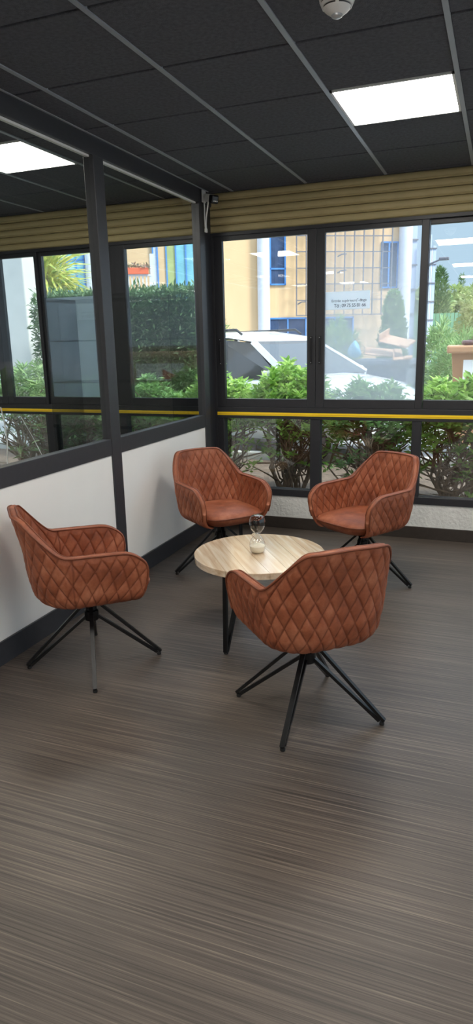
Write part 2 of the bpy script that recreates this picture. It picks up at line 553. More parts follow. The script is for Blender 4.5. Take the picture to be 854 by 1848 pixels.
# ---- window bands
def window_band(name, label, x0, x1, sashes, lower, hazy=(), handles=(), film=None):
    """sashes: list of (outer_left, glass_left, glass_right, outer_right); lower: list of lower pane spans"""
    w = empty(name, (x0, YW, 0.285), label=label, cat='window', kind='structure')
    MB().box(x0, x1, YW - 0.01, YW + 0.08, 0.285, 0.345, ch=0.003).build('bottom_rail', M_frame_d, w, True)
    MB().box(x0, x1, YW - 0.014, YW + 0.08, 0.95, 1.045, ch=0.003).build('transom', M_frame_d, w, True)
    MB().box(x0, x1, YW - 0.014, YW + 0.08, 2.425, 2.452, ch=0.002).build('head_rail', M_frame_d, w, True)
    st = MB().box(x0, x1, YW - 0.0185, YW - 0.0135, 0.976, 1.003).build('safety_strip', M_yellow, w, True)
    MB().box(x0, x1, YW - 0.0195, YW - 0.018, 0.984, 0.9875).build('stripe', M_yellow_d, st, True)
    # lower fixed lights
    edges = [x0] + [v for s in lower for v in s] + [x1]
    for i in range(0, len(edges), 2):
        if edges[i + 1] - edges[i] > 0.005:
            MB().box(edges[i], edges[i + 1], YW - 0.008, YW + 0.075, 0.345, 0.95, ch=0.003).build('mullion', M_frame_d, w, True)
    for a, b in lower:
        MB().box(a, b, YW + 0.03, YW + 0.036, 0.345, 0.95).build('glass_pane', M_glass, w, True)
    # upper sliding sashes
    for i, (ol, gl, gr, orr) in enumerate(sashes):
        dy = 0.0 if i % 3 != 2 else 0.022
        y0, y1 = YW - 0.006 + dy, YW + 0.034 + dy
        b = MB()
        b.box(ol, gl, y0, y1, 1.045, 2.425, ch=0.003).box(gr, orr, y0, y1, 1.045, 2.425, ch=0.003)
        b.box(gl, gr, y0, y1, 1.045, 1.115, ch=0.003).box(gl, gr, y0, y1, 2.390, 2.425, ch=0.003)
        s = b.build('sash', M_frame_d, w, True)
        gm = hazy[i] if i < len(hazy) and hazy[i] else M_glass
        MB().box(gl, gr, y0 + 0.018, y0 + 0.024, 1.115, 2.390).build('glass_pane', gm, s, True)
        if film and film[0] == i:
            MB().box(gl + 0.004, gr - 0.004, y0 + 0.0145, y0 + 0.0165, 1.119, film[1]).build('frosted_film', M_glass_g, s, True)
        for (hi, hx) in handles:
            if hi == i:
                h = MB()
                h.box(hx - 0.008, hx + 0.008, y0 - 0.010, y0 + 0.001, 1.40, 1.62, ch=0.003)
                h.box(hx - 0.004, hx + 0.004, y0 - 0.016, y0 - 0.009, 1.43, 1.59, ch=0.002)
                h.build('pull_handle', M_plastic_k, s, True)
                for zz in (1.412, 1.608):
                    MB().lathe([(0.0035, 0), (0.0035, 0.004)], 8, (hx, y0 - 0.0095, zz), Matrix.Rotation(PI / 2, 4, 'X')).build('screw', M_alu, s, True)
    return w
sash_r = [(-2.275, -2.200, -1.478, -1.407), (-1.405, -1.335, -0.610, -0.555), (-0.553, -0.550, 0.170, 0.240),
          (0.242, 0.313, 1.04, 1.095), (1.097, 1.10, 1.82, 1.89), (1.892, 1.96, 2.68, 2.735), (2.737, 2.74, 3.46, 3.55)]
low_r = [(-2.22, -1.448), (-1.364, -0.623), (-0.553, 0.19), (0.27, 1.03), (1.10, 1.84), (1.92, 2.67), (2.75, 3.5)]
window_band('window_1', 'long black framed sliding window band with fixed lower panes behind the armchairs', -2.275, XR, sash_r, low_r,
            hazy=(None, M_glass_h), handles=((0, -2.236), (0, -1.442), (1, -1.372)))
sash_l = [(XL, -5.19, -4.585, -4.52), (-4.518, -4.45, -4.07, -4.036), (-4.034, -4.0, -3.39, -3.25), (-3.248, -3.11, -2.43, -2.36)]
low_l = [(XL + 0.05, -4.09), (-3.97, -3.27), (-3.19, -2.44)]
window_band('window_2', 'black framed window band of the neighbouring office seen through the partition', XL, -2.355, sash_l, low_l,
            film=(2, 2.02))
tag(MB().box(-2.355, -2.275, YW - 0.012, YW + 0.09, 0.285, 2.452, ch=0.003).build('trim_1', M_frame_d), 'black corner post where partition meets the window band', 'post', kind='structure')

# ---- roller shutter above the windows: horizontal beige slats with a curved face
sh = empty('roller_shutter', (0, YW, 2.452), label='beige ribbed roller shutter slats above the window band', cat='shutter')
prof_h = 0.0610
for i in range(5):
    z0 = 2.452 + i * prof_h
    prof = []
    for a in range(13):
        t = a / 12
        prof.append((YW + 0.020 - 0.019 * math.sin(PI * (0.02 + 0.95 * t)) ** 0.5 * (0.7 + 0.3 * t) - (0.004 if 0.10 < t < 0.2 else 0), z0 + 0.0025 + (prof_h - 0.005) * t))
    prof += [(YW + 0.05, z0 + prof_h - 0.0015), (YW + 0.05, z0 + 0.0015)]
    MB().prism(prof, XL, XR, 'yz').build('slat', M_slat, sh, True, smooth=True, ang=35)
MB().box(XL, XR, YW + 0.052, YW + 0.12, 2.454, ZC - 0.002).build('backing', M_frame_d, sh, True)

# assumed side window band, unseen, added on the right to let in daylight
w3 = empty('added_side_window', (XR, 0.4, 0.285), label='unseen black framed window band added on the right side for daylight', cat='window', kind='structure')
MB().box(XR, XR + 0.08, YB, YW + 0.16, 0.285, 0.345).build('bottom_rail', M_frame_d, w3, True)
MB().box(XR, XR + 0.08, YB, YW + 0.16, 2.42, ZC - 0.002).build('head_rail', M_frame_d, w3, True)
for k in range(8):
    y = YB + k * 1.43
    MB().box(XR, XR + 0.08, y, y + 0.08, 0.345, 2.42).build('mullion', M_frame_d, w3, True)
    if k < 7:
        MB().box(XR + 0.03, XR + 0.036, y + 0.08, y + 1.43, 0.345, 2.42).build('glass_pane', M_glass, w3, True)

# exterior face of our own building above the windows (roof edge)
tag(MB().box(XL - 0.3, XR + 0.3, YB - 0.3, YW + 0.22, ZC + 0.21, ZC + 0.4).build('roof', M_wallpaint), 'flat roof slab over the room', 'roof', kind='structure')

# ================================================================== ARMCHAIRS
def smooth01(t):
    t = max(0.0, min(1.0, t))
    return t * t * (3 - 2 * t)

A_XF, A_XC, A_W, A_RC = 0.2615, -0.0597, 0.2788, 0.1949
A_BX = A_XC - A_RC
L_BACK = A_W - A_RC
L_ARC = A_RC * PI / 2
L_ARM = A_XF - A_XC
S_MAX = L_BACK + L_ARC + L_ARM
Z_BOT, Z_TOP, Z_ARM = 0.380, 0.832, 0.649

def plan(s):
    a = abs(s); sg = 1 if s >= 0 else -1
    if a <= L_BACK:
        return A_BX, s, -1.0, 0.0
    if a <= L_BACK + L_ARC:
        th = (a - L_BACK) / A_RC
        return A_XC - A_RC * math.cos(th), sg * (L_BACK + A_RC * math.sin(th)), -math.cos(th), sg * math.sin(th)
    return A_XC + (a - L_BACK - L_ARC), sg * A_W, 0.0, float(sg)

R_ARM = 0.150
def ztop_raw(s):
    a = abs(s)
    z = Z_TOP - 0.010 * (a / 0.2) ** 2 if a < 0.2 else Z_TOP - 0.010
    t = max(0.0, min(1.0, (a - 0.176) / 0.162))
    z = z + (Z_ARM - z) * (0.6 * t + 0.4 * smooth01(t))
    if a > 0.335:
        z -= 0.010 * (a - 0.335) / (S_MAX - 0.335)
    d = a - (S_MAX - R_ARM)
    if d > 0:
        z = z - R_ARM + math.sqrt(max(0, R_ARM * R_ARM - d * d))
    return z

def ztop(s):
    # rounded blend of the kinks where the back falls into the arms
    return sum(ztop_raw(max(-S_MAX, min(S_MAX, s + k * 0.008))) for k in (-2, -1, 0, 1, 2)) / 5 if abs(s) < S_MAX - 0.12 else ztop_raw(s)

def width_at(z):
    return 0.909 + 0.091 * smooth01((z - Z_BOT) / 0.25)

LEAN = ((0.380, -0.0064), (0.447, 0.016), (0.515, 0.0300), (0.580, 0.0360), (0.649, 0.0440), (0.740, 0.0640), (0.832, 0.0869))
def lean(z):
    return float(np.interp(z, [p[0] for p in LEAN], [p[1] for p in LEAN]))

def shell_pt(s, z, off=0.0):
    """point of the outer shell at arc position s and height z, pushed out by off"""
    x, y, nx, ny = plan(s)
    wm = width_at(z)
    bk = max(0.0, min(1.0, (-x + 0.16) / (0.16 - A_BX)))
    bk = bk * bk * (3 - 2 * bk)
    x2 = x - bk * lean(z) - (1 - bk) * 0.061 * max(0.0, min(1.0, 1 - (z - Z_BOT) / 0.2))
    y2 = y * wm
    inset = 0.0
    rb = 0.07
    if z < Z_BOT + rb:
        q = (Z_BOT + rb - z) / rb
        inset = rb * (1 - math.sqrt(max(0.0, 1 - q * q))) * 0.9
    o = off - inset
    return Vector((x2 + nx * o, y2 + ny * o, z))

QW, QH = 0.0605, 0.114
def quilt(s, z):
    """returns (displacement, seam weight) of the diamond stitching"""
    a = s / QW; b = (z - 0.40) / QH
    p, q = a + b, a - b
    k = 1 / math.sqrt(1 / QW ** 2 + 1 / QH ** 2)
    d = min(abs(p - round(p)), abs(q - round(q))) * k
    puff = (abs(math.sin(PI * p)) * abs(math.sin(PI * q))) ** 0.5
    e = min(1, max(0, (ztop(s) - z) / 0.03)) * min(1, max(0, (S_MAX - abs(s)) / 0.02))
    seam = math.exp(-(d / 0.0027) ** 2)
    dv = abs(abs(s) - (L_BACK + L_ARC * 0.92))
    seam2 = math.exp(-(dv / 0.0035) ** 2)
    return (0.0058 * puff - 0.003 * seam) * e - 0.004 * seam2, 0.62 * max(seam * e, seam2)

def make_chair_meshes():
    NU, NV = 400, 110
    T = 0.030
    verts, faces, seamw = [], [], []
    rim = 5
    K = 2 * NV + rim
    for i in range(NU + 1):
        s = -S_MAX + 2 * S_MAX * i / NU
        zt = ztop(s)
        for j in range(NV):
            z = Z_BOT + (zt - Z_BOT) * j / (NV - 1)
            d, w = quilt(s, z)
            verts.append(shell_pt(s, z, d)); seamw.append(w)
        po, pi_ = shell_pt(s, zt, 0.0), shell_pt(s, zt, -T)
        for j in range(rim):
            t = (j + 1) / (rim + 1)
            p = po.lerp(pi_, t)
            up = math.sin(PI * t) * 0.007
            d = abs(s) - (S_MAX - R_ARM)
            if d > 0:      # bulge turns towards the front round the end of the arm
                a = math.asin(min(1, d / R_ARM))
                p = p + Vector((math.sin(a) * up, 0, math.cos(a) * up))
            else:
                p.z += up
            verts.append(p); seamw.append(0.0)
        for j in range(NV - 1, -1, -1):
            z = Z_BOT + (zt - Z_BOT) * j / (NV - 1)
            d, w = quilt(s, z)
            verts.append(shell_pt(s, z, -T - d)); seamw.append(w)
    for i in range(NU):
        for k in range(K - 1):
            a = i * K + k
            faces.append((a, a + 1, a + K + 1, a + K))
    # front ends of the arms, gently bulged
    for i, flip in ((0, False), (NU, True)):
        base = i * K
        mid = []
        for j in range(NV):
            p = (verts[base + j] + verts[base + K - 1 - j]) / 2
            p = p + Vector((0.014, 0, 0))
            mid.append(len(verts)); verts.append(p); seamw.append(0.0)
        for j in range(NV - 1):
            f1 = (base + j, base + j + 1, mid[j + 1], mid[j])
            f2 = (mid[j], mid[j + 1], base + K - 2 - j, base + K - 1 - j)
            for f in (f1, f2):
                faces.append(f[::-1] if flip else f)
        top = [base + NV - 1 + t for t in range(rim + 2)]
        for t in range(rim + 1):
            f = (top[t], top[t + 1], mid[-1])
            faces.append(f[::-1] if flip else f)
    me = bpy.data.meshes.new('shell')
    me.from_pydata([tuple(v) for v in verts], [], faces)
    bm = bmesh.new(); bm.from_mesh(me); bmesh.ops.recalc_face_normals(bm, faces=bm.faces[:]); bm.to_mesh(me); bm.free()
    for p in me.polygons: p.use_smooth = True
    at = me.attributes.new('seam', 'FLOAT', 'POINT')
    at.data.foreach_set('value', np.array(seamw, dtype=np.float32))
    me.materials.append(M_leather)
    return me

def seat_outline(k, z):
    """closed plan outline of the seat cushion; k = inset from its edge"""
    pts = []
    n = 64
    W = (A_W * width_at(z) - 0.027) - k
    xf, xb = 0.282 - k, -0.232 + k
    cx, hx = (xf + xb) / 2, (xf - xb) / 2
    for i in range(n):
        a = 2 * PI * i / n
        c, s_ = math.cos(a), math.sin(a)
        e = 2 / 5.0
        x = cx + hx * math.copysign(abs(c) ** e, c)
        y = W * math.copysign(abs(s_) ** e, s_)
        if x > cx:       # front narrows in a soft curve
            y *= 1 - 0.05 * ((x - cx) / hx) ** 2
            x -= 0.022 * (y / W) ** 2 * ((x - cx) / hx)
        pts.append((x, y))
    return pts

def make_chair():
    r = empty('armchair', (0, 0, 0))
    sh_me = make_chair_meshes()
    so = bpy.data.objects.new('shell', sh_me)
    link(so, r); so['label'] = 'diamond quilted leather shell forming back and arms'
    # piping along the outer and inner rim edge
    for off, nm in ((0.002, 'piping'), (-0.031, 'piping')):
        pts = []
        zf = 0.44
        e0 = shell_pt(-S_MAX, ztop(-S_MAX), off)
        for j in range(8):
            z = zf + (ztop(-S_MAX) - zf) * j / 8
            p = shell_pt(-S_MAX, z, off); p.x += 0.003; pts.append(p)
        N = 150
        for i in range(N + 1):
            s = -S_MAX + 2 * S_MAX * i / N
            p = shell_pt(s, ztop(s), off); p.z += 0.002
            pts.append(p)
        for j in range(8):
            z = ztop(S_MAX) + (zf - ztop(S_MAX)) * (j + 1) / 8
            p = shell_pt(S_MAX, z, off); p.x += 0.003; pts.append(p)
        MB().tube(pts, 0.0052 if off > 0 else 0.004, 6).build(nm, M_pipe, so, smooth=True, ang=180)
    # seat cushion
    rings = [(0.10, 0.376), (0.065, 0.379), (0.042, 0.387), (0.026, 0.400), (0.012, 0.415), (0.003, 0.428), (0.0, 0.440), (0.006, 0.452), (0.02, 0.462), (0.05, 0.471), (0.10, 0.478), (0.16, 0.481), (0.21, 0.480)]
    vs, fs = [], []
    n = 64
    for k, z in rings:
        zz = max(0.40, min(z, 0.46))
        for (x, y) in seat_outline(k, zz):
            dz = 0
            if z > 0.455:   # shallow tuft in the middle and a crease fanning out of it
                d = math.hypot(x + 0.03, y)
                dz = -0.010 * math.exp(-(d / 0.05) ** 2)
            vs.append((x, y, z + dz))
    for i in range(len(rings) - 1):
        for k in range(n):
            fs.append((i * n + k, i * n + (k + 1) % n, (i + 1) * n + (k + 1) % n, (i + 1) * n + k))
    fs.append(tuple(range(n - 1, -1, -1)))
    c = len(vs); vs.append((0.0, 0, 0.472))
    b0 = (len(rings) - 1) * n
    for k in range(n):
        fs.append((b0 + k, b0 + (k + 1) % n, c))
    seat = MB().add(vs, fs).build('seat', M_leather, r, smooth=True, ang=180)
    seat['label'] = 'smooth leather seat cushion'
    front = [(x, y, 0.445) for (x, y) in seat_outline(-0.003, 0.445)]
    front = front[48:] + front[:17]
    MB().tube(front, 0.0052, 6).build('piping', M_pipe, seat, smooth=True, ang=180)
    # swivel hub and four double-bar legs
    hub = MB().lathe([(0.034, 0.235), (0.036, 0.238), (0.036, 0.285), (0.028, 0.29), (0.028, 0.360), (0.085, 0.362), (0.085, 0.373)], 20)
    hub.build('swivel_hub', M_black, r, smooth=True)
    return r

def add_legs(r, rot):
    for q in range(4):
        a = rot + q * PI / 2
        d = Vector((math.cos(a), math.sin(a), 0)); sd = Vector((-d.y, d.x, 0))
        b = MB()
        up0 = d * 0.020 + Vector((0, 0, 0.338)); up1 = d * 0.338 + Vector((0, 0, 0.020))
        lo0 = d * 0.030 + Vector((0, 0, 0.252)); lo1 = d * 0.318 + Vector((0, 0, 0.017))
        b.bar(up0, up1, 0.019, 0.014, sd)
        b.bar(lo0, lo1, 0.019, 0.014, sd)
        lg = b.build('leg', M_black, r)
        MB().lathe([(0.010, 0.0), (0.011, 0.004), (0.010, 0.013)], 10, tuple(d * 0.328)).build('glide', M_rubber, lg)

chairs = [  # x, y, facing deg, leg angle deg, label
    (-1.851, 2.677, 42.7, 32.5, 'quilted cognac leather armchair seen side-on at far left, against the partition'),
    (-1.776, 4.216, -38.4, -53, 'quilted cognac leather armchair in the corner of partition and windows'),
    (-0.782, 4.287, -122, -8.6, 'quilted cognac leather armchair by the window on the right, facing left'),
    (-0.695, 2.574, 132.7, -2, 'nearest quilted cognac leather armchair, seen from behind its back'),
]
proto = make_chair()
for i, (x, y, a, la, lab) in enumerate(chairs):
    c = proto if i == 0 else copies[i - 1]
    if i == 0:
        copies = [copy_tree(proto) for _ in range(3)]
    c.location = (x, y, 0)
    c.rotation_euler = (0, 0, math.radians(a))
    ORIG[c.name] = Vector((x, y, 0))
    tag(c, lab, 'armchair', 'four quilted leather armchairs round the coffee table')
    add_legs(c, math.radians(la - a))

# ================================================================== TABLES
def wood_mat(name, c0, c1, c2):
    m = bpy.data.materials.new(name)
    m.use_nodes = True
    n, l = m.node_tree.nodes, m.node_tree.links
    b = n['Principled BSDF']
    co = n.new('ShaderNodeTexCoord')
    oi = n.new('ShaderNodeObjectInfo')
    ad = n.new('ShaderNodeVectorMath'); ad.operation = 'ADD'
    sc = n.new('ShaderNodeVectorMath'); sc.operation = 'SCALE'; sc.inputs['Scale'].default_value = 17.0
    cb = n.new('ShaderNodeCombineXYZ')
    l.new(oi.outputs['Random'], cb.inputs[0]); l.new(oi.outputs['Random'], cb.inputs[1])
    l.new(cb.outputs[0], sc.inputs[0])
    l.new(co.outputs['Object'], ad.inputs[0]); l.new(sc.outputs[0], ad.inputs[1])
    mp = n.new('ShaderNodeMapping'); mp.inputs['Scale'].default_value = (2.0, 26, 26)
    l.new(ad.outputs[0], mp.inputs[0])
    n1 = n.new('ShaderNodeTexNoise'); n1.inputs['Scale'].default_value = 1.3; n1.inputs['Detail'].default_value = 6; n1.inputs['Distortion'].default_value = 0.6
    l.new(mp.outputs[0], n1.inputs['Vector'])
    r = n.new('ShaderNodeValToRGB')
    e = r.color_ramp.elements
    e[0].position = 0.3; e[0].color = (*s2l(c0), 1)
    e[1].position = 0.7; e[1].color = (*s2l(c2), 1)
    q = e.new(0.5); q.color = (*s2l(c1), 1)
    l.new(n1.outputs['Fac'], r.inputs[0])
    hs = n.new('ShaderNodeHueSaturation')
    mr = n.new('ShaderNodeMapRange'); mr.inputs['To Min'].default_value = 0.86; mr.inputs['To Max'].default_value = 1.1
    l.new(oi.outputs['Random'], mr.inputs['Value']); l.new(mr.outputs[0], hs.inputs['Value'])
    l.new(r.outputs[0], hs.inputs['Color']); l.new(hs.outputs[0], b.inputs['Base Color'])
    b.inputs['Roughness'].default_value = 0.2
    b.inputs['Coat Weight'].default_value = 1.0
    b.inputs['Coat IOR'].default_value = 1.7
    b.inputs['Coat Roughness'].default_value = 0.14
    bp = n.new('ShaderNodeBump'); bp.inputs['Strength'].default_value = 0.08; bp.inputs['Distance'].default_value = 0.004
    l.new(n1.outputs['Fac'], bp.inputs['Height']); l.new(bp.outputs[0], b.inputs['Normal'])
    return m
M_mango = wood_mat('pale_mango_wood', (196, 166, 134), (218, 194, 164), (236, 220, 198))
M_brown = wood_mat('light_brown_wood', (150, 116, 80), (186, 150, 108), (206, 174, 132))

def round_table(loc, R, H, T, nplank, ang, legs, label, m, group=None):
    t = empty('coffee_table' if R > 0.3 else 'side_table', (*loc, 0), math.radians(ang), label=label, cat='table')
    w = 2 * R / nplank
    for i in range(nplank):
        y0, y1 = -R + i * w, -R + (i + 1) * w
        ga = 0.0006
        poly = []
        N = 10
        ys = [y0 + ga + (y1 - y0 - 2 * ga) * k / N for k in range(N + 1)]
        fx = lambda y: math.sqrt(max(1e-6, R * R - y * y))
        poly = [(fx(y), y) for y in ys] + [(-fx(y), y) for y in reversed(ys)]
        ps = [(a * (1 - 0.006), b) for a, b in poly]
        b = MB()
        n = len(poly)
        vs = [(a, c, H - T) for a, c in ps] + [(a, c, H - T + 0.003) for a, c in poly] + [(a, c, H - 0.003) for a, c in poly] + [(a, c, H) for a, c in ps]
        fs = [tuple(range(n - 1, -1, -1)), tuple(range(3 * n, 4 * n))]
        for k in range(3):
            fs += [(k * n + q, k * n + (q + 1) % n, (k + 1) * n + (q + 1) % n, (k + 1) * n + q) for q in range(n)]
        b.add(vs, fs).build('plank', m, t)
    for la in legs:
        a = math.radians(la - ang)
        d = Vector((math.cos(a), math.sin(a), 0)); sd = Vector((-d.y, d.x, 0))
        rf = R * 0.955
        b = MB()
        b.bar(d * rf + Vector((0, 0, 0.008)), d * (rf - 0.012) + Vector((0, 0, H - T)), 0.024, 0.014, sd)
        b.bar(d * (rf - 0.006) + Vector((0, 0, 0.012)), d * (R * 0.45) + Vector((0, 0, H - T - 0.004)), 0.024, 0.014, sd)
        b.bar(d * (rf + 0.0) + Vector((0, 0, H - T - 0.003)), d * (R * 0.40) + Vector((0, 0, H - T - 0.003)), 0.03, 0.006, sd)
        lg = b.build('leg', M_black, t)
        MB().lathe([(0.011, 0.0), (0.012, 0.004), (0.010, 0.010)], 10, tuple(d * (rf - 0.002))).build('glide', M_rubber, lg)
    return t
TC = (-1.165, 3.300)
TH = 0.465
round_table(TC, 0.357, TH, 0.034, 7, -54, (-103, 17, 137), 'round pale wood coffee table with black metal legs between the armchairs', M_mango)
round_table((-2.0, 5.10), 0.232, 0.478, 0.028, 5, 20, (-60, 60, 180), 'small round wooden side table behind the corner armchair by the window', M_brown)

# ---- hourglass on the coffee table
hg = empty('hourglass', (-1.172, 3.290, TH), label='clear glass hourglass with white sand standing on the coffee table', cat='hourglass')
prof = [(0.026, 0.0), (0.034, 0.004), (0.041, 0.018), (0.044, 0.036), (0.043, 0.054), (0.037, 0.072), (0.026, 0.088), (0.014, 0.099), (0.0075, 0.105),
        (0.014, 0.111), (0.026, 0.122), (0.037, 0.138), (0.043, 0.156), (0.044, 0.174), (0.041, 0.192), (0.034, 0.206), (0.026, 0.210)]
dense = []
for i in range(len(prof) - 1):
    for k in range(3):
        t = k / 3
        dense.append((prof[i][0] * (1 - t) + prof[i + 1][0] * t, prof[i][1] * (1 - t) + prof[i + 1][1] * t))
dense.append(prof[-1])
MB().lathe(dense, 36).build('glass_bulbs', M_timer, hg, smooth=True, ang=60)
sp = [(0.024, 0.003), (0.033, 0.006), (0.0395, 0.018), (0.0425, 0.034), (0.0425, 0.040), (0.034, 0.044), (0.018, 0.049), (0.004, 0.053)]
MB().lathe(sp, 28).build('sand', M_sand, hg, smooth=True, ang=60)
MB().lathe([(0.0095, 0.100), (0.012, 0.102), (0.012, 0.108), (0.0095, 0.110)], 16).build('neck_ring', M_timer, hg, smooth=True)
MB().tube([(-0.010, -0.004, 0.105), (-0.022, -0.008, 0.108), (-0.026, -0.010, 0.102)], 0.0035, 6).build('neck_tag', M_sand, hg, smooth=True)

# ================================================================== CEILING AND WALL FITTINGS
sd_ = empty('smoke_detector', (-0.622, 2.662, ZC), label='round white smoke detector on a black ceiling tile', cat='smoke detector')
MB().lathe([(0.064, 0.0), (0.066, -0.008), (0.065, -0.014)], 40).build('base', M_plastic_w, sd_, smooth=True)
MB().lathe([(0.063, -0.0135), (0.064, -0.018), (0.060, -0.031)], 40).build('body', M_plastic_w, sd_, smooth=True)
MB().lathe([(0.056, -0.0305), (0.053, -0.0365)], 40).build('vent_slot', M_plastic_k, sd_, smooth=True)
MB().lathe([(0.0575, -0.036), (0.052, -0.045)], 40).build('louvre', M_plastic_w, sd_, smooth=True)
MB().lathe([(0.048, -0.0445), (0.045, -0.051)], 40).build('vent_slot', M_plastic_k, sd_, smooth=True)
MB().lathe([(0.0495, -0.0505), (0.040, -0.060), (0.027, -0.069), (0.018, -0.072)], 40).build('louvre', M_plastic_w, sd_, smooth=True)
MB().lathe([(0.020, -0.0705), (0.019, -0.077), (0.012, -0.081), (0.002, -0.082)], 24).build('cap', M_alu, sd_, smooth=True)
for q in range(4):
    a = q * PI / 2 - 1.34
    d = Vector((math.cos(a), math.sin(a), 0))
    MB().bar(d * 0.0585 + Vector((0, 0, -0.028)), d * 0.046 + Vector((0, 0, -0.0545)), 0.012, 0.006, (-d.y, d.x, 0)).build('rib', M_plastic_w, sd_)

cm = empty('security_camera', (XP + 0.008, 5.235, 2.70), label='small white bracketed security camera with black head on the partition corner', cat='camera')
MB().box(0.0, 0.014, -0.030, 0.030, -0.045, 0.045, ch=0.004).build('mount_plate', M_plastic_w, cm)
MB().tube([(0.012, 0, 0.01), (0.03, -0.004, 0.0), (0.05, -0.012, -0.012)], 0.009, 8).build('swivel_arm', M_plastic_w, cm, smooth=True)
Mh = Matrix.Translation((0.052, -0.014, -0.016)) @ Matrix.Rotation(math.radians(-35), 4, 'Z') @ Matrix.Rotation(math.radians(14), 4, 'Y') @ Matrix.Scale(1.35, 4)
MB().box(-0.012, 0.045, -0.021, 0.021, -0.021, 0.021, Mh, ch=0.006).build('housing', M_plastic_w, cm)
hd = MB().box(0.040, 0.082, -0.023, 0.023, -0.026, 0.020, Mh, ch=0.008).build('head', M_plastic_k, cm)
for yy in (-0.01, 0.0, 0.01):
    MB().lathe([(0.003, 0), (0.003, 0.002)], 8, (0, 0, 0), Mh @ Matrix.Translation((0.0815, yy, -0.012)) @ Matrix.Rotation(PI / 2, 4, 'Y')).build('infrared_diode', M_plastic_w, hd)
c1 = MB().tube([(0.012, -0.004, -0.02), (0.013, -0.004, -0.09), (0.012, -0.004, -0.16), (0.012, 0.0, -0.215), (0.012, 0.004, -0.232)], 0.0055, 8).build('cable', M_plastic_w, cm, smooth=True)
MB().tube([(0.05, -0.008, -0.03), (0.042, -0.006, -0.08), (0.026, -0.002, -0.15), (0.018, 0.004, -0.20), (0.018, 0.008, -0.235)], 0.0055, 8).build('cable', M_plastic_w, cm, smooth=True)
MB().lathe([(0.007, -0.262), (0.009, -0.258), (0.009, -0.236), (0.006, -0.232)], 10, (0.012, 0.004, 0)).build('connector', M_plastic_w, cm, smooth=True)
MB().lathe([(0.007, -0.265), (0.009, -0.261), (0.009, -0.239), (0.006, -0.235)], 10, (0.018, 0.011, 0)).build('connector', M_plastic_w, cm, smooth=True)

# black cord hanging in the window corner
pts = []
for i in range(26):
    t = i / 25
    pts.append((-2.165 + 0.012 * math.sin(t * 9) + 0.02 * t, YW - 0.018 - 0.004 * math.sin(t * 7), 0.948 - 0.72 * t))
tag(MB().tube(pts, 0.0018, 5).build('thin_cord', M_plastic_k, smooth=True, org=pts[-1]), 'thin black wavy cord hanging in front of the lower window beside the corner', 'cord')

# ---- paper notice on the fogged pane
def text_mesh(txt, size, m, parent, loc, spacing=1.0):
    cu = bpy.data.curves.new('lettering', 'FONT')
    cu.body = txt; cu.size = size; cu.extrude = 0.0003; cu.align_x = 'LEFT'; cu.space_character = spacing
    o = bpy.data.objects.new('lettering', cu)
    COL.objects.link(o)
    bpy.context.view_layer.update()
    dg = bpy.context.evaluated_depsgraph_get()
    me = bpy.data.meshes.new_from_object(o.evaluated_get(dg))
    bpy.data.objects.remove(o)
    q = bpy.data.objects.new('lettering', me)
    me.materials.clear(); me.materials.append(m)
    link(q, parent)
    q.location = loc
    q.rotation_euler = (PI / 2, 0, 0)
    return q
ns = empty('notice', (-1.155, YW + 0.0085, 1.815), label='white paper notice with grey printed telephone number on the fogged pane', cat='notice')
MB().box(-0.176, 0.176, 0.0, 0.0015, 0.0, 0.136).build('sheet', leaf_mat('backlit_paper', (246, 248, 250), (252, 252, 253), 0.92, 0.8), ns)
text_mesh('Entrée supérieure - 1', 0.0285, M_ink, ns, (-0.128, -0.0004, 0.058), 0.98)
text_mesh('er', 0.015, M_ink, ns, (0.057 + 0.016, -0.0004, 0.072))
text_mesh('étage', 0.0285, M_ink, ns, (0.093, -0.0004, 0.058), 0.92)
text_mesh('Tél : 09 75 55 81 66', 0.037, M_ink, ns, (-0.108, -0.0004, 0.018), 0.86)

# ================================================================== NEIGHBOURING OFFICE
vt = empty('display_cabinet', (-3.04, 5.14, 0), label='tall smoked glass display cabinet standing behind the glass partition', cat='cabinet')
vx0, vx1, vy0, vy1, vz = -3.634, -2.452, 4.90, 5.385, 1.985
MB().box(vx0, vx1, vy0, vy1, 0, 0.08, ch=0.004).build('plinth', M_frame_d, vt, True)
MB().box(vx0 + 0.006, vx1, vy0, vy0 + 0.006, 0.08, vz).build('front_glass', M_smoke, vt, True)
MB().box(vx1 - 0.006, vx1, vy0 + 0.007, vy1, 0.08, vz).build('side_glass', M_smoke, vt, True)
MB().box(vx0, vx0 + 0.005, vy0 + 0.007, vy1, 0.08, vz).build('side_glass', M_smoke, vt, True)
for z in (1.95, 1.622, 1.275, 0.62):
    MB().box(vx0 + 0.01, vx1 - 0.012, vy0 + 0.05, vy0 + 0.40, z, z + 0.008).build('shelf', M_glass_p, vt, True)

dk = empty('office_desk', (-4.35, 3.2, 0), label='dark brown office desk with white edge beyond the partition at far left', cat='desk')
MB().box(-4.75, -3.02, 2.75, 3.42, 0.725, 0.745, ch=0.003).build('desktop', M_white, dk, True)
MB().box(-4.75, -3.03, 2.76, 3.40, 0.69, 0.7245).build('apron', M_desk, dk, True)
MB().box(-4.72, -4.68, 2.78, 3.38, 0.0, 0.69).build('side_panel', M_desk, dk, True)
MB().box(-3.08, -3.04, 2.78, 3.38, 0.0, 0.69).build('side_panel', M_desk, dk, True)
cp = [(-4.55, 5.33, 1.02), (-4.50, 5.30, 0.9), (-4.42, 5.22, 0.7), (-4.36, 5.1, 0.4), (-4.33, 5.0, 0.12), (-4.28, 4.9, 0.008)]
tag(MB().tube(cp, 0.006, 6).build('power_cord', M_plastic_w, smooth=True, org=cp[-1]), 'white power cord hanging below the yellow strip at far left', 'cord')
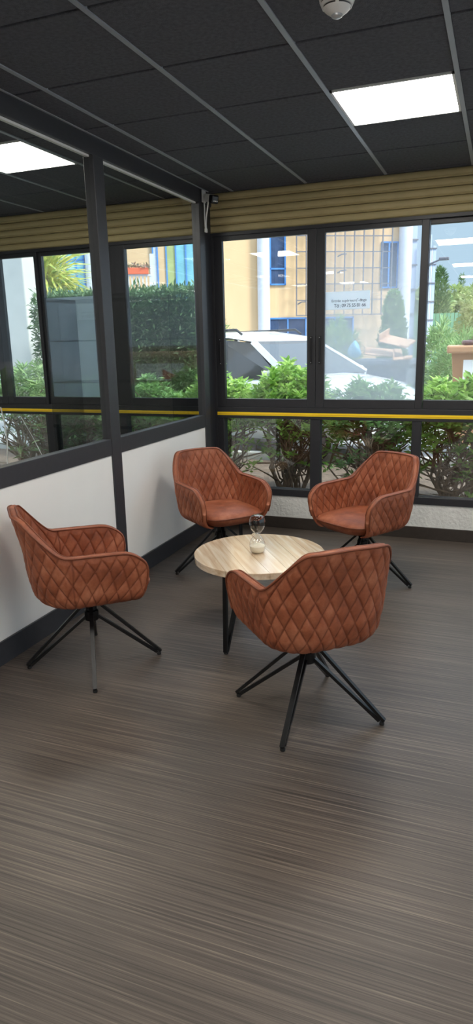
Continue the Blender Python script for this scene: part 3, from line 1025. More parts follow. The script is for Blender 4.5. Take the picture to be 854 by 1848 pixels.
cp = [(-4.36, 5.38, 0.93), (-4.2, 5.34, 0.72), (-4.02, 5.26, 0.5), (-3.85, 5.2, 0.25), (-3.8, 5.18, 0.006)]
tag(MB().tube(cp, 0.003, 6).build('thin_cord', M_plastic_w, smooth=True, org=cp[-1]), 'thin pale cord slanting down behind the leftmost partition glass', 'cord')

# ================================================================== OUTSIDE
M_asphalt = mat('pale_asphalt', (150, 150, 150), 0.9, 0, 0.12, 3, 0.4, 60)
M_soil = mat('bed_soil', (92, 78, 66), 0.95, 0, 0.3, 12, 0.6, 40)
M_kerb = mat('concrete_kerb', (180, 178, 172), 0.85, 0, 0.06, 8)
M_cream = mat('apricot_render', (212, 180, 140), 0.85, 0, 0.03, 2)
M_wcol = mat('white_concrete', (208, 212, 220), 0.8, 0, 0.05, 4)
M_bluef = mat('blue_window_frame', (74, 132, 198), 0.5)
M_blued = mat('dark_window_glass', (58, 74, 104), 0.1, 0, 0.25, 3)
M_trel = mat('grey_trellis', (112, 112, 120), 0.5, 0.2)
M_cyan = mat('blue_green_glazing', (128, 190, 205), 0.15, 0, 0.2, 1.5)
M_green_g = mat('olive_glazing', (170, 180, 120), 0.2, 0, 0.15, 1.5)
M_terra = mat('terracotta_planter', (214, 98, 60), 0.7)
M_bark = mat('grey_brown_bark', (128, 108, 90), 0.9, 0, 0.3, 30, 0.5, 60)
M_car = mat('silver_white_paint', (234, 238, 244), 0.2, 0.1, 0.01, 3, coat=0.6)
M_carglass = mat('tinted_car_glass', (46, 52, 60), 0.06)
M_tyre = mat('tyre_rubber', (28, 28, 30), 0.8)
M_bin = mat('tan_plastic', (176, 132, 98), 0.55)
M_binlid = mat('maroon_plastic', (74, 42, 48), 0.5)
M_bin_g = mat('grey_plastic', (110, 118, 132), 0.55)
M_card = mat('cardboard', (196, 158, 128), 0.8, 0, 0.05, 6)
M_bluebag = mat('light_blue_plastic', (120, 184, 216), 0.4)
M_red = mat('red_print', (200, 44, 40), 0.5)
M_fence = mat('green_metal_fence', (120, 178, 150), 0.6)
L_pit = leaf_mat('bright_leaf', (116, 166, 72), (186, 222, 116), 0.4)
L_pit2 = leaf_mat('mid_leaf', (96, 146, 78), (152, 196, 112), 0.38)
L_hedge = leaf_mat('dark_hedge_leaf', (66, 100, 60), (104, 138, 84), 0.25)
L_olean = leaf_mat('oleander_leaf', (104, 146, 86), (158, 188, 122), 0.3)
L_far = leaf_mat('distant_leaf', (120, 150, 86), (178, 192, 124), 0.3, scale=0.8)
L_far2 = leaf_mat('distant_dark_leaf', (84, 118, 82), (124, 150, 104), 0.3, scale=0.8)
L_yucca = leaf_mat('yucca_leaf', (150, 176, 84), (226, 218, 126), 0.35)

gr = MB().box(-60, 50, YW + 0.17, 110, GZ - 0.2, GZ).build('ground', M_asphalt)
tag(gr, 'pale grey asphalt yard outside the windows', 'ground', kind='structure')
gs = MB().box(XR + 0.13, 50, -40, YW + 0.17, GZ - 0.2, GZ).build('ground_side', M_asphalt)
tag(gs, 'pale grey asphalt yard beside the building outside the view', 'ground', kind='structure')
tag(MB().box(-9, 6, YW + 0.2, 7.98, GZ + 0.001, GZ + 0.03).build('planting_bed', M_soil), 'brown soil strip under the window bushes', 'bed', kind='structure')
tag(MB().box(-9, 6, 8.0, 8.12, GZ + 0.001, GZ + 0.12, ch=0.01).build('kerb', M_kerb), 'low concrete kerb along the planting bed', 'kerb', kind='structure')

rng = np.random.default_rng(11)
def leaves_mesh(name, pos, dirs, length, width, m, fold=0.25, droop=0.12):
    """one mesh of many separate folded leaves (five points, four triangles each)"""
    n = len(pos)
    d = dirs / np.maximum(1e-6, np.linalg.norm(dirs, axis=1, keepdims=True))
    up = rng.normal(size=(n, 3)) * 0.45 + np.array([0, 0, 1.0])
    sd = np.cross(d, up); sd /= np.maximum(1e-6, np.linalg.norm(sd, axis=1, keepdims=True))
    nn = np.cross(sd, d)
    L = (length * rng.uniform(0.7, 1.25, n))[:, None]
    W = (width * rng.uniform(0.8, 1.2, n))[:, None]
    base = pos
    mid = pos + d * L * 0.55 - nn * W * fold
    tip = pos + d * L - nn * L * droop
    l = pos + d * L * 0.55 + sd * W * 0.5
    r = pos + d * L * 0.55 - sd * W * 0.5
    V = np.stack([base, l, tip, r, mid], 1).reshape(-1, 3)
    k = (np.arange(n) * 5)[:, None]
    F = np.concatenate([k + np.array([[0, 1, 4]]), k + np.array([[1, 2, 4]]), k + np.array([[2, 3, 4]]), k + np.array([[3, 0, 4]])], 1).reshape(-1, 3)
    me = bpy.data.meshes.new(name)
    me.vertices.add(len(V)); me.vertices.foreach_set('co', V.astype(np.float32).ravel())
    me.loops.add(F.size); me.loops.foreach_set('vertex_index', F.astype(np.int32).ravel())
    me.polygons.add(len(F)); me.polygons.foreach_set('loop_start', np.arange(0, F.size, 3, dtype=np.int32))
    me.polygons.foreach_set('loop_total', np.full(len(F), 3, dtype=np.int32))
    me.update(calc_edges=True); me.validate()
    me.materials.append(m)
    return me

def foliage(name, pos, dirs, length, width, m, parent, **kw):
    o = bpy.data.objects.new(name, leaves_mesh(name, pos, dirs, length, width, m, **kw))
    link(o, parent)
    return tag(o, kind='stuff')

def bush(loc, rx, ry, h, label, m, ntips=330, per=9, leaf=(0.085, 0.030), nstem=12, low=0.5, seed=0, name='pittosporum_bush'):
    """woody stems branching up from the ground, whorls of leaves at the twig tips"""
    rs = np.random.default_rng(seed)
    root = empty(name, (*loc, GZ), label=label, cat='bush', group='bushes along the window')
    st = MB(); tips = []
    for i in range(nstem):
        a = rs.uniform(0, 2 * PI)
        p = Vector((math.cos(a) * rx * 0.25, math.sin(a) * ry * 0.25, 0))
        q = Vector((math.cos(a + rs.normal() * 0.3) * rx * rs.uniform(0.3, 0.9), math.sin(a) * ry * rs.uniform(0.2, 0.8), h * rs.uniform(0.45, 0.7)))
        m1 = (p + q) / 2 + Vector((rs.normal() * 0.13, rs.normal() * 0.08, rs.normal() * 0.05))
        r0 = rs.uniform(0.010, 0.026)
        st.tube([p, p.lerp(m1, .5) + Vector((rs.normal() * 0.03, rs.normal() * 0.02, 0)), m1, q], [r0, r0 * 0.85, r0 * 0.7, r0 * 0.5], 6)
        for k in range(7):
            s0 = p.lerp(m1, rs.uniform(0.4, 1)) if k < 3 else m1.lerp(q, rs.uniform(0, 1))
            e = s0 + Vector((rs.normal() * 0.22, rs.normal() * 0.16, rs.uniform(0.02, 0.35)))
            mm = (s0 + e) / 2 + Vector((rs.normal() * 0.04, rs.normal() * 0.04, 0))
            e.x = max(-rx, min(rx, e.x)); e.y = max(-ry, min(ry, e.y))
            st.tube([s0, mm, e], [r0 * 0.5, r0 * 0.4, r0 * 0.22], 5)
            if e.z > 0.62 * h or rs.uniform() < 0.22: tips.append(e)
    st.build('stems', M_bark, root, smooth=True, ang=180)
    T = []
    while len(T) < ntips:
        u = rs.uniform(-1, 1, 3)
        x, y = u[0], u[1]
        if x ** 4 + y ** 4 > 1: continue
        top = h * (1 - 0.22 * (x * x + y * y)) * (1 + 0.05 * math.sin(x * 7 + seed))
        z = top - abs(rs.normal()) * h * 0.125
        if rs.uniform() < 0.06: z = rs.uniform(0.2, 0.7) * h
        if z < low * h and rs.uniform() < 0.2: continue
        T.append((x * rx, y * ry, z))
    T = np.array(T + [tuple(t) for t in tips])
    P = np.repeat(T, per, 0) + rs.normal(size=(len(T) * per, 3)) * 0.012
    ang = rs.uniform(0, 2 * PI, len(P))
    el = rs.uniform(-0.25, 0.95, len(P))
    D = np.stack([np.cos(ang) * np.cos(el), np.sin(ang) * np.cos(el), np.sin(el)], 1)
    foliage('leaves', P, D, leaf[0], leaf[1], m, root)
    return root
BUSH = [  # x, y, h, label, mat, whorls, leaf size
    (-5.00, 6.35, 1.30, 'slim leaved bush at the far left edge behind the office window', L_olean, 230, (0.12, 0.022)),
    (-4.15, 6.35, 1.12, 'slim leaved low bush left of the clipped hedge', L_olean, 250, (0.12, 0.022)),
    (-3.40, 6.30, 1.12, 'low leafy bush in front of the tall clipped hedge', L_pit2, 300, (0.085, 0.03)),
    (-2.62, 6.25, 1.20, 'bright leafy bush right of the clipped hedge', L_pit, 330, (0.085, 0.03)),
    (-1.86, 6.25, 1.27, 'bright whorled leaf bush in front of the silver car', L_pit, 400, (0.09, 0.032)),
    (-1.08, 6.20, 1.10, 'leafy bush behind the fogged pane', L_pit2, 360, (0.085, 0.032)),
    (-0.30, 6.15, 1.15, 'bright green bush in front of the tan container', L_pit, 400, (0.10, 0.038)),
    (0.50, 6.2, 1.2, 'leafy green bush beyond the right edge of the windows in view', L_pit, 260, (0.09, 0.034)),
]
for i, (x, y, h, lab, m, nt, lf) in enumerate(BUSH):
    bush((x, y), 0.37, 0.36, h, lab, m, nt, 9, lf, 19, 0.5, 100 + i)

# tall clipped hedge
def box_foliage(root, x0, x1, y0, y1, z0, z1, n, leaf, m):
    w, d, h = x1 - x0, y1 - y0, z1 - z0
    pos, nor = [], []
    areas = np.array([w * h, d * h, d * h, w * d]); areas = areas / areas.sum()
    for f in range(4):
        k = int(n * areas[f])
        a, b = rng.uniform(0, 1, k), rng.uniform(0, 1, k)
        j = rng.normal(size=k) * 0.035
        if f == 0: P = np.stack([x0 + a * w, y0 + j, z0 + b * h], 1); N = (0, -1, 0.2)
        elif f == 1: P = np.stack([x0 + j, y0 + a * d, z0 + b * h], 1); N = (-1, 0, 0.2)
        elif f == 2: P = np.stack([x1 + j, y0 + a * d, z0 + b * h], 1); N = (1, 0, 0.2)
        else: P = np.stack([x0 + a * w, y0 + b * d, z1 + j], 1); N = (0, 0, 1)
        pos.append(P); nor.append(np.tile(np.array(N), (k, 1)) + rng.normal(size=(k, 3)) * 0.65)
    P, D = np.concatenate(pos), np.concatenate(nor)
    c = np.array(ORIG[root.name])
    foliage('leaves', P - c, D, leaf[0], leaf[1], m, root)
hx = (-5.62, -3.37)
hd_ = empty('clipped_hedge', (-4.6, 7.4, GZ), label='tall dark green clipped hedge outside the neighbouring office', cat='hedge')
MB().box(hx[0] + 0.06, hx[1] - 0.06, 7.46, 7.85, GZ, 2.10).build('inner_growth', L_hedge, hd_, True)
box_foliage(hd_, hx[0], hx[1], 7.4, 7.92, GZ + 0.05, 2.17, 16000, (0.085, 0.026), L_hedge)

# concrete pillar far left
pl = empty('concrete_pillar', (-6.33, 8.2, GZ), label='tall pale concrete pillar outside at the far left', cat='pillar')
MB().box(-6.60, -6.20, 8.0, 8.4, GZ, 5.2, ch=0.02).build('shaft', mat('pale_concrete', (205, 205, 202), 0.85, 0, 0.08, 3), pl, True)
MB().box(-6.66, -6.14, 7.94, 8.46, GZ, GZ + 0.15, ch=0.01).build('base', M_kerb, pl, True)
tag(MB().box(-12.5, -7.2, 11.4, 11.6, GZ, 2.0).build('garden_wall', M_wcol), 'low white garden wall behind the far left bush', 'wall')

# yucca
yc = empty('yucca_palm', (-7.25, 9.9, GZ), label='spiky yellow green yucca palm beyond the far left windows', cat='palm')
MB().tube([(0, 0, 0), (0.05, 0.02, 0.9), (-0.02, 0, 1.8), (0.0, 0, 2.7)], [0.14, 0.11, 0.10, 0.08], 10).build('trunk', M_bark, yc, smooth=True, ang=180)
n = 520
el = rng.uniform(-1.1, 1.4, n); az = rng.uniform(0, 2 * PI, n)
D = np.stack([np.cos(az) * np.cos(el), np.sin(az) * np.cos(el), np.sin(el)], 1)
P = D * 0.05 + np.array([0, 0, 1.0]) * (2.65 + rng.uniform(-0.35, 0.1, n))[:, None]
foliage('fronds', P, D, 0.85, 0.045, L_yucca, yc, droop=0.18, fold=0.2)

# ---- building across the yard
B0 = Vector((-7.0, 22.0, 0)); BE = Vector((0.867, 0.498, 0)).normalized(); BN = Vector((BE.y, -BE.x, 0))
ang = math.atan2(BE.y, BE.x)
bd = empty('apricot_building', tuple(B0) [:2] + (GZ,), ang, label='apricot rendered building with white columns and blue windows across the yard', cat='building')
def fb(name, t0, t1, d0, d1, z0, z1, m, parent=bd, ch=0.0):
    """box in the facade's own frame: t along it, d in front of it"""
    return MB().box(t0, t1, -d1, -d0, z0 - GZ, z1 - GZ, ch=ch).build(name, m, parent)
fb('wall', -16, 4.4, -6, 0, GZ, 8.5, M_cream)
def column(t0, t1, z1=8.5):
    MB().lathe([((t1 - t0) / 2, 0), ((t1 - t0) / 2, z1 - GZ)], 28, ((t0 + t1) / 2, -0.12, 0)).build('column', M_wcol, bd, smooth=True)
column(-0.69, -0.29); column(4.08, 4.52); column(-6.12, -5.74)
def bwin(t0, t1, z0, z1, mull=(), rails=(), gm=M_blued, f=0.05):
    w = MB()
    w.box(t0, t1, -0.05, 0.02, z0 - GZ, z0 + f - GZ).box(t0, t1, -0.05, 0.02, z1 - f - GZ, z1 - GZ)
    w.box(t0, t0 + f, -0.05, 0.02, z0 - GZ, z1 - GZ).box(t1 - f, t1, -0.05, 0.02, z0 - GZ, z1 - GZ)
    for q in mull: w.box(q - f / 2, q + f / 2, -0.05, 0.02, z0 - GZ, z1 - GZ)
    for q in rails: w.box(t0, t1, -0.05, 0.02, q - f / 2 - GZ, q + f / 2 - GZ)
    o = w.build('window', M_bluef, bd)
    ms = [t0 + f / 2] + list(mull) + [t1 - f / 2]
    zs = [z0 + f / 2] + list(rails) + [z1 - f / 2]
    for a, b in zip(ms[:-1], ms[1:]):
        for c, d in zip(zs[:-1], zs[1:]):
            fb('pane', a + f / 2, b - f / 2, 0.005, 0.02, c + f / 2, d - f / 2, gm, o)
    return o
bwin(-0.27, 0.27, 3.39, 5.35, (), (3.9,))
bwin(-0.31, 0.97, 0.95, 2.37, (0.33,), (1.70,))
bwin(1.3, 2.6, 0.95, 2.37, (1.95,), (1.70,))
bwin(3.51, 4.10, 3.26, 4.73, (3.77,), (), M_blued)
bwin(-6.7, -6.14, 3.0, 5.6, (-6.4,), (4.2,), M_cyan)
bwin(-7.6, -6.8, 3.0, 5.6, (-7.2,), (4.2,), M_cyan)
# glazed bay
ts = [-4.02, -3.88, -3.6, -3.3, -2.98, -2.68, -2.42, -2.1]
for i, (a, b) in enumerate(zip(ts[:-1], ts[1:])):
    fb('glazing_panel', a + 0.02, b - 0.02, 0.02, 0.06, 1.2, 6.5, (M_wcol, M_cream, M_green_g, M_cyan, M_cyan, M_cyan, M_cyan)[i])
for a in ts:
    fb('glazing_bar', a - 0.022, a + 0.022, 0.02, 0.10, 1.2, 6.5, M_bluef)
# balcony with baluster rail and planter
fb('balcony_slab', -5.1, -4.1, 0.05, 0.75, 2.75, 2.9, M_wcol)
for k in range(9):
    fb('baluster', -5.06 + k * 0.11, -5.02 + k * 0.11, 0.70, 0.74, 2.9, 3.66, M_wcol)
fb('balcony_rail', -5.1, -4.1, 0.68, 0.76, 3.64, 3.69, M_wcol)
fb('downpipe', -4.14, -4.02, 0.5, 0.62, GZ, 4.3, M_wcol)
pt = empty('flower_planter', tuple(B0 + BE * -4.58 + BN * 0.72)[:2] + (3.69,), ang, label='terracotta flower planter on the balcony rail of the building', cat='planter')
MB().box(-0.38, 0.38, -0.10, 0.10, 0.0, 0.19, ch=0.01).build('trough', M_terra, pt)
k = 240
P = np.stack([rng.uniform(-0.38, 0.42, k), rng.uniform(-0.1, 0.1, k), rng.uniform(0.17, 0.30, k)], 1)
foliage('flowers', P, rng.normal(size=(k, 3)), 0.08, 0.04, leaf_mat('faded_flower', (170, 120, 110), (120, 130, 90)), pt)
# trellis standing in front of the facade
tt = [0.55 + 0.32 * k for k in range(11)]
for t in tt:
    fb('trellis_upright', t - 0.017, t + 0.017, 0.33, 0.37, 2.40, 7.4, M_trel)
for z in (2.42, 2.89, 3.39, 3.88, 4.38, 4.86, 5.36, 5.86):
    fb('trellis_rail', 0.55, 3.75, 0.31, 0.345, z - 0.015, z + 0.015, M_trel)
for t, z in ((2.05, 4.28), (2.05, 3.78), (0.72, 2.82)):
    MB().tube([(t - 0.12, -0.30, z - GZ - 0.05), (t, -0.36, z - GZ + 0.02), (t + 0.16, -0.33, z - GZ + 0.03)], 0.022, 6).build('wall_spotlight', M_trel, bd, smooth=True)
# side of the building going away behind the corner, with lattice screens
for k in range(5):
    o_ = 0.9 * k
    fb('side_wall', 4.45 + 0.30 * k, 4.62 + 0.30 * k, -2.0 - 1.8 * k, -0.2 - 1.8 * k, GZ, 6.6 - 0.2 * k, M_cream)
    fb('screen_panel', 4.66 + 0.32 * k, 4.86 + 0.32 * k, -0.3 - 1.8 * k, -0.25 - 1.8 * k, GZ, 6.5 - 0.35 * k, mat('blue_grey_screen', (168, 182, 206), 0.6))
    for z in (1.6, 2.4, 3.2, 4.0, 4.8, 5.6):
        fb('screen_rail', 4.46 + 0.32 * k, 4.88 + 0.32 * k, -0.24 - 1.8 * k, -0.2 - 1.8 * k, z, z + 0.04, M_trel)

for t0, t1, zt in ((5.10, 5.27, 4.95), (5.33, 5.44, 4.60)):
    fb('screen_panel', t0, t1, -0.04, 0.0, GZ, zt, mat('blue_grey_screen'))
    fb('screen_post', t0 - 0.05, t0 - 0.01, -0.06, 0.0, GZ, zt - 0.1, M_wcol)
    for z in (1.6, 2.2, 2.8, 3.4, 4.0, 4.5):
        fb('screen_rail', t0 - 0.05, t1 + 0.01, 0.0, 0.03, z, z + 0.03, M_trel)

# ---- silver car
def car(loc, rz, label):
    c = empty('car', (*loc, GZ), math.radians(rz), label=label, cat='car')
    L = 4.45
    # lower body lofted along its length (front = +x)
    st = [(-2.22, 0.42, 0.86, 0.62), (-2.16, 0.34, 0.98, 0.78), (-1.9, 0.28, 1.04, 0.86), (-1.2, 0.26, 1.05, 0.895), (0.0, 0.26, 1.04, 0.90), (0.75, 0.26, 1.06, 0.895),
          (1.2, 0.27, 1.03, 0.88), (1.75, 0.30, 0.95, 0.84), (2.08, 0.36, 0.84, 0.74), (2.2, 0.42, 0.74, 0.60)]
    vs, fs = [], []
    sec = 14
    for x, z0, z1, w in st:
        for (y, z) in ((-w * 0.9, z0), (-w, z0 + 0.12), (-w * 1.0, (z0 + z1) / 2), (-w * 0.985, z1 - 0.10), (-w * 0.93, z1 - 0.02), (-w * 0.7, z1 + 0.015), (-w * 0.25, z1 + 0.035),
                       (w * 0.25, z1 + 0.035), (w * 0.7, z1 + 0.015), (w * 0.93, z1 - 0.02), (w * 0.985, z1 - 0.10), (w, (z0 + z1) / 2), (w, z0 + 0.12), (w * 0.9, z0)):
            vs.append((x, y, z))
    for i in range(len(st) - 1):
        for k in range(sec):
            fs.append((i * sec + k, i * sec + (k + 1) % sec, (i + 1) * sec + (k + 1) % sec, (i + 1) * sec + k))
    fs.append(tuple(range(sec))); fs.append(tuple((len(st) - 1) * sec + k for k in range(sec)))
    MB().add(vs, fs).build('body', M_car, c, smooth=True, ang=50)
    # roof and pillars
    RZ = 1.60
    roof = [(-1.95, 1.42, 0.60), (-1.6, RZ - 0.05, 0.64), (-0.9, RZ, 0.66), (-0.1, RZ, 0.66), (0.35, RZ - 0.06, 0.63)]
    vs, fs = [], []
    for x, z, w in roof:
        for y, dz in ((-w, -0.05), (-w * 0.9, 0.0), (-w * 0.4, 0.03), (w * 0.4, 0.03), (w * 0.9, 0.0), (w, -0.05), (w * 0.9, -0.07), (-w * 0.9, -0.07)):
            vs.append((x, y, z + dz))
    for i in range(len(roof) - 1):
        for k in range(8):
            fs.append((i * 8 + k, i * 8 + (k + 1) % 8, (i + 1) * 8 + (k + 1) % 8, (i + 1) * 8 + k))
    fs.append(tuple(range(8))); fs.append(tuple((len(roof) - 1) * 8 + k for k in range(8)))
    MB().add(vs, fs).build('roof', M_car, c, smooth=True, ang=50)
    for s in (-1, 1):
        for (a, b) in (((1.12, 0.80 * s, 1.05), (0.33, 0.615 * s, RZ - 0.11)), ((-0.25, 0.865 * s, 1.02), (-0.35, 0.645 * s, RZ - 0.06)), ((-1.3, 0.855 * s, 1.02), (-1.3, 0.64 * s, RZ - 0.06)), ((-2.1, 0.72 * s, 1.0), (-1.9, 0.58 * s, 1.42))):
            MB().bar(a, b, 0.075, 0.05, (1, 0, 0)).build('pillar', M_car, c)
        MB().add([(1.02, 0.845 * s, 1.03), (-0.2, 0.868 * s, 1.03), (-0.3, 0.655 * s, RZ - 0.07), (0.30, 0.625 * s, RZ - 0.12), (1.02, 0.825 * s, 1.03), (-0.2, 0.848 * s, 1.03), (-0.3, 0.635 * s, RZ - 0.07), (0.30, 0.605 * s, RZ - 0.12)],
                 [(0, 1, 2, 3), (7, 6, 5, 4), (0, 4, 5, 1), (1, 5, 6, 2), (2, 6, 7, 3), (3, 7, 4, 0)]).build('side_window', M_carglass, c)
        MB().add([(-0.3, 0.868 * s, 1.03), (-1.95, 0.80 * s, 1.03), (-1.75, 0.60 * s, RZ - 0.14), (-0.4, 0.655 * s, RZ - 0.07), (-0.3, 0.848 * s, 1.03), (-1.95, 0.78 * s, 1.03), (-1.75, 0.58 * s, RZ - 0.14), (-0.4, 0.635 * s, RZ - 0.07)],
                 [(0, 1, 2, 3), (7, 6, 5, 4), (0, 4, 5, 1), (1, 5, 6, 2), (2, 6, 7, 3), (3, 7, 4, 0)]).build('side_window', M_carglass, c)
        MB().tube([(0.1, 0.60 * s, RZ - 0.01), (0.0, 0.60 * s, RZ + 0.05), (-1.4, 0.58 * s, RZ + 0.04), (-1.55, 0.58 * s, RZ - 0.04)], 0.018, 8).build('roof_rail', M_frame_d, c, smooth=True)
        MB().box(0.80, 0.98, 0.88 * s - 0.09, 0.88 * s + 0.09, 1.0, 1.14, ch=0.03).build('mirror', M_car, c)
        for x in (-1.35, 1.40):
            w = MB().lathe([(0.20, -0.11), (0.32, -0.10), (0.335, -0.05), (0.335, 0.05), (0.32, 0.10), (0.20, 0.11)], 28, (x, 0.80 * s, 0.335), Matrix.Rotation(PI / 2, 4, 'X')).build('wheel', M_tyre, c, smooth=True)
            MB().lathe([(0.20, -0.115), (0.20, 0.115)], 20, (x, 0.80 * s, 0.335), Matrix.Rotation(PI / 2, 4, 'X')).build('hubcap', M_alu, w)
        MB().box(1.98, 2.17, 0.60 * s - 0.12, 0.60 * s + 0.12, 0.66, 0.78, ch=0.03).build('headlamp', M_plastic_w, c)
    MB().add([(1.16, -0.76, 1.06), (1.16, 0.76, 1.06), (0.34, 0.60, RZ - 0.10), (0.34, -0.60, RZ - 0.10), (1.12, -0.76, 1.05), (1.12, 0.76, 1.05), (0.30, 0.60, RZ - 0.11), (0.30, -0.60, RZ - 0.11)],
             [(0, 1, 2, 3), (7, 6, 5, 4), (0, 4, 5, 1), (1, 5, 6, 2), (2, 6, 7, 3), (3, 7, 4, 0)]).build('windscreen', M_carglass, c)
    MB().add([(-2.12, -0.7, 1.04), (-2.12, 0.7, 1.04), (-1.94, 0.56, 1.42), (-1.94, -0.56, 1.42), (-2.08, -0.7, 1.04), (-2.08, 0.7, 1.04), (-1.90, 0.56, 1.42), (-1.90, -0.56, 1.42)],
             [(0, 1, 2, 3), (7, 6, 5, 4), (0, 4, 5, 1), (1, 5, 6, 2), (2, 6, 7, 3), (3, 7, 4, 0)]).build('rear_window', M_carglass, c)
    return c
car((-3.1, 9.25), -25, 'silver white car parked behind the bushes outside the window')

# ---- waste containers
def container(loc, rz, w, d, h, m, label, lid=True):
    c = empty('waste_container', (*loc, GZ), math.radians(rz), label=label, cat='container')
    b = MB()
    z0, z1 = 0.16, h - 0.12
    vs = []
    for z, k in ((z0, 0.84), (z1, 1.0)):
        for sx_, sy_ in ((-1, -1), (1, -1), (1, 1), (-1, 1)):
            vs.append((sx_ * w / 2 * k, sy_ * d / 2 * k, z))
    b.add(vs, [(3, 2, 1, 0), (4, 5, 6, 7), (0, 1, 5, 4), (1, 2, 6, 5), (2, 3, 7, 6), (3, 0, 4, 7)])
    b.build('tub', m, c)
    MB().box(-w / 2 - 0.06, w / 2 + 0.06, -d / 2 - 0.06, d / 2 + 0.06, z1, z1 + 0.09, ch=0.02).build('rim', m, c)
    for sx_ in (-1, 1):
        for sy_ in (-1, 1):
            MB().lathe([(0.08, -0.025), (0.08, 0.025)], 16, (sx_ * w * 0.36, sy_ * d * 0.34, 0.081), Matrix.Rotation(PI / 2, 4, 'X')).build('castor', M_tyre, c)
    if lid:
        l_ = MB().box(-w / 2 + 0.12, w / 2, -d / 2, d / 2, z1 + 0.09, z1 + 0.15, ch=0.025).build('lid', M_binlid, c)
        for k in range(5):
            MB().box(-w / 2 + 0.2 + k * 0.2, -w / 2 + 0.3 + k * 0.2, -d / 2 + 0.05, d / 2 - 0.05, z1 + 0.148, z1 + 0.16).build('lid_rib', M_binlid, l_)
        MB().box(-w / 2 + 0.14, w / 2 - 0.3, -d / 2 - 0.012, -d / 2 + 0.03, z1 - 0.32, z1 - 0.08).build('label_plate', M_paper, c)
        MB().prism([(-w / 2 + 0.16, z1 - 0.30), (-w / 2 + 0.5, z1 - 0.30), (-w / 2 + 0.5, z1 - 0.16)], -d / 2 - 0.016, -d / 2 - 0.0115, 'xz').build('label_stripe', M_red, c)
    return c
container((0.02, 9.3), 4, 1.25, 0.95, 1.42, M_bin, 'tan plastic waste container with maroon lid behind the right hand pane')
container((-1.80, 11.6), -6, 0.9, 0.8, 1.20, M_bin_g, 'grey open waste container overfilled with cardboard behind the fogged pane', lid=False)
def sheet(loc, rot, w, d, label, m=M_card):
    o = MB().box(-w / 2, w / 2, -d / 2, d / 2, -0.008, 0.008)
    o.box(-w / 2, -w / 2 + 0.016, -d / 2, d / 2, -0.008, 0.12).box(w / 2 - 0.12, w / 2 - 0.002, -d / 2 + 0.01, d / 2 - 0.01, 0.008, 0.022)
    q = o.build('cardboard_box', m)
    q.location = loc; q.rotation_euler = rot
    tag(q, label, 'cardboard', 'waste on the open container')
sheet((-1.84, 11.5, 1.38), (0.22, 0.1, 0.2), 0.62, 0.5, 'large flattened cardboard box on top of the open container')
sheet((-1.60, 11.38, 1.55), (0.30, 0.22, -0.3), 0.5, 0.34, 'tilted cardboard box at the right on the open container')
sheet((-1.46, 11.06, 1.29), (0.1, -0.05, 0.1), 0.30, 0.3, 'small cardboard box at the near edge of the open container')
bgm = MB()
vs, fs = [], []
for i in range(9):
    for k in range(14):
        a = 2 * PI * k / 14
        th = PI * i / 8
        rr = math.sin(th) * (1 + 0.14 * math.sin(3 * a + i))
        vs.append((0.10 * rr * math.cos(a) * (1 + 0.5 * math.cos(th)), 0.09 * rr * math.sin(a), 0.14 * (1 - math.cos(th))))
for i in range(8):
    for k in range(14):
        fs.append((i * 14 + k, i * 14 + (k + 1) % 14, (i + 1) * 14 + (k + 1) % 14, (i + 1) * 14 + k))
bo = bgm.add(vs, fs).build('plastic_bag', M_bluebag, smooth=True, ang=60)
bo.location = (-2.25, 11.2, 1.30)
tag(bo, 'light blue plastic bag on the open waste container', 'bag')

# ---- shrubs and trees in the yard
def shrub(name, loc, rx, ry, h, n, leaf, m, label, cat='shrub', conical=False, group=None):
    r = empty(name, (*loc, GZ), label=label, cat=cat, group=group)
    MB().tube([(0, 0, 0), (0.02, 0, h * 0.3), (0, 0, h * 0.7)], [0.05 + h * 0.012, 0.04 + h * 0.01, 0.02], 8).build('trunk', M_bark, r, smooth=True, ang=180)
    u = rng.normal(size=(n, 3)); u /= np.linalg.norm(u, axis=1, keepdims=True)
    rad = rng.uniform(0.45, 1.0, n) ** 0.5
    if conical:
        z = rng.uniform(0, 1, n) ** 1.2
        k = np.sqrt(np.maximum(0, 1 - z ** 2.2))
        P = np.stack([u[:, 0] * rad * rx * k, u[:, 1] * rad * ry * k, 0.1 + z * (h - 0.1)], 1)
        D = np.stack([u[:, 0], u[:, 1], np.full(n, 1.0)], 1) + rng.normal(size=(n, 3)) * 0.3
    else:
        lump = 1 + 0.16 * np.sin(u[:, 0] * 7 + rx) * np.sin(u[:, 2] * 6 + h)
        P = np.stack([u[:, 0] * rad * rx * lump, u[:, 1] * rad * ry * lump, h * 0.56 + u[:, 2] * rad * h * 0.44 * lump], 1)
        D = u + rng.normal(size=(n, 3)) * 0.55
    foliage('leaves', P, D, leaf[0], leaf[1], m, r)
    return r
shrub('round_shrub', (-2.0, 13.6), 0.30, 0.30, 2.35, 5200, (0.10, 0.05), L_olean, 'dense rounded evergreen shrub behind the overfilled container', conical=True)
shrub('oleander', (-3.1, 13.4), 0.5, 0.5, 1.8, 2600, (0.17, 0.03), L_olean, 'narrow leaved oleander left of the rounded evergreen shrub', group='oleanders')
shrub('oleander', (-1.12, 13.7), 0.30, 0.5, 1.75, 2400, (0.17, 0.03), L_olean, 'narrow leaved oleander right of the rounded evergreen shrub', group='oleanders')
shrub('oleander', (-0.62, 12.2), 0.5, 0.5, 1.5, 2600, (0.17, 0.03), L_olean, 'narrow leaved oleander left of the tan waste container', group='oleanders')
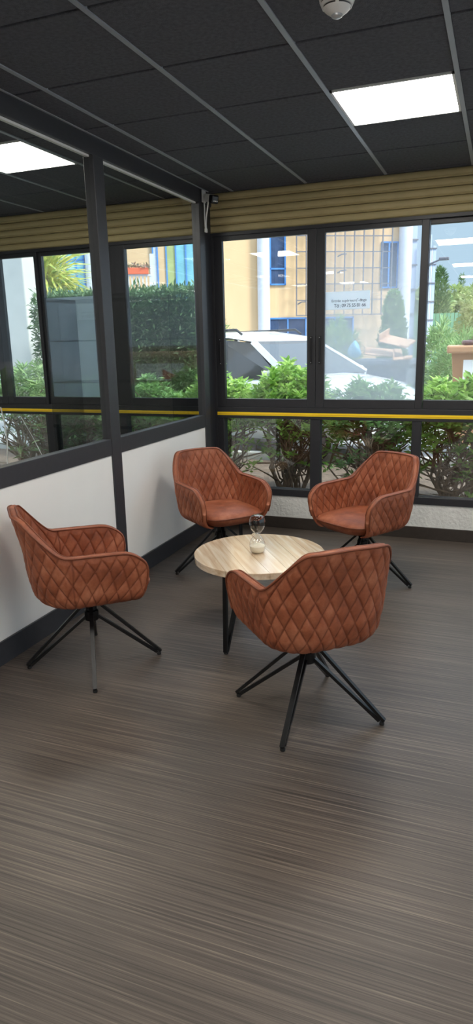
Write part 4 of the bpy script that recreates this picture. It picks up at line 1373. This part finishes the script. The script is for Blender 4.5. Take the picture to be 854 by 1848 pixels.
shrub('oleander', (-5.35, 12.5), 0.5, 0.5, 1.95, 1500, (0.2, 0.03), L_olean, 'spiky leaved shrub behind the rear of the car', group='oleanders')
shrub('leafy_tree', (-0.35, 27.0), 1.35, 1.3, 3.6, 5200, (0.17, 0.10), L_far, 'pale olive leafy tree in front of the green fence', 'tree', group='distant trees')
shrub('leafy_tree', (1.1, 33.5), 1.8, 1.6, 4.0, 4200, (0.2, 0.12), L_far, 'pale olive leafy tree at the right edge of the view', 'tree', group='distant trees')
shrub('dark_conifer', (-3.4, 39.5), 0.7, 0.7, 5.1, 3000, (0.26, 0.08), L_far2, 'dark conifer rising left of the distant trees', 'tree', True, 'distant trees')
for i, (x, y, rx, h, m, lab) in enumerate(((-5.2, 44, 2.2, 4.4, L_far, 'distant light green tree partly behind the building corner'), (-2.4, 50, 2.0, 4.9, L_far, 'distant light green tree behind the conifer'), (0.2, 45, 2.4, 4.7, L_far2, 'distant darker green tree at the far right'))):
    shrub('distant_tree', (x, y), rx, 1.6, h, 3400, (0.4, 0.25), m, lab, 'tree', group='distant trees')
shrub('slim_cypress', (-3.1, 54.0), 0.26, 0.26, 5.9, 1200, (0.3, 0.06), L_far2, 'slim pointed cypress above the distant treetops', 'tree', True, 'distant trees')
fe = empty('metal_fence', (-1.9, 30.5, GZ), label='pale green ribbed metal fence in front of the distant trees', cat='fence')
for k in range(34):
    x = -5.4 + k * 0.15
    MB().box(x, x + 0.13, 30.5, 30.53, GZ, 2.62).build('panel', M_fence, fe, True)
for x in (-5.4, -3.4, -1.4, -0.4):
    MB().box(x - 0.03, x + 0.03, 30.54, 30.6, GZ, 2.7).build('post', M_trel, fe, True)
lp = empty('street_lamp', (-2.15, 20.6, GZ), label='grey street lamp arm against the sky beside the building screens', cat='lamp')
MB().tube([(0, 0, 0), (0, 0, 2.0), (0, 0, 3.35), (0.08, 0, 3.52), (0.35, 0, 3.62)], [0.05, 0.045, 0.04, 0.03, 0.022], 10).build('pole', M_trel, lp, smooth=True)
MB().box(0.33, 0.60, -0.07, 0.07, 3.60, 3.68, ch=0.02).build('lamp_head', M_trel, lp)
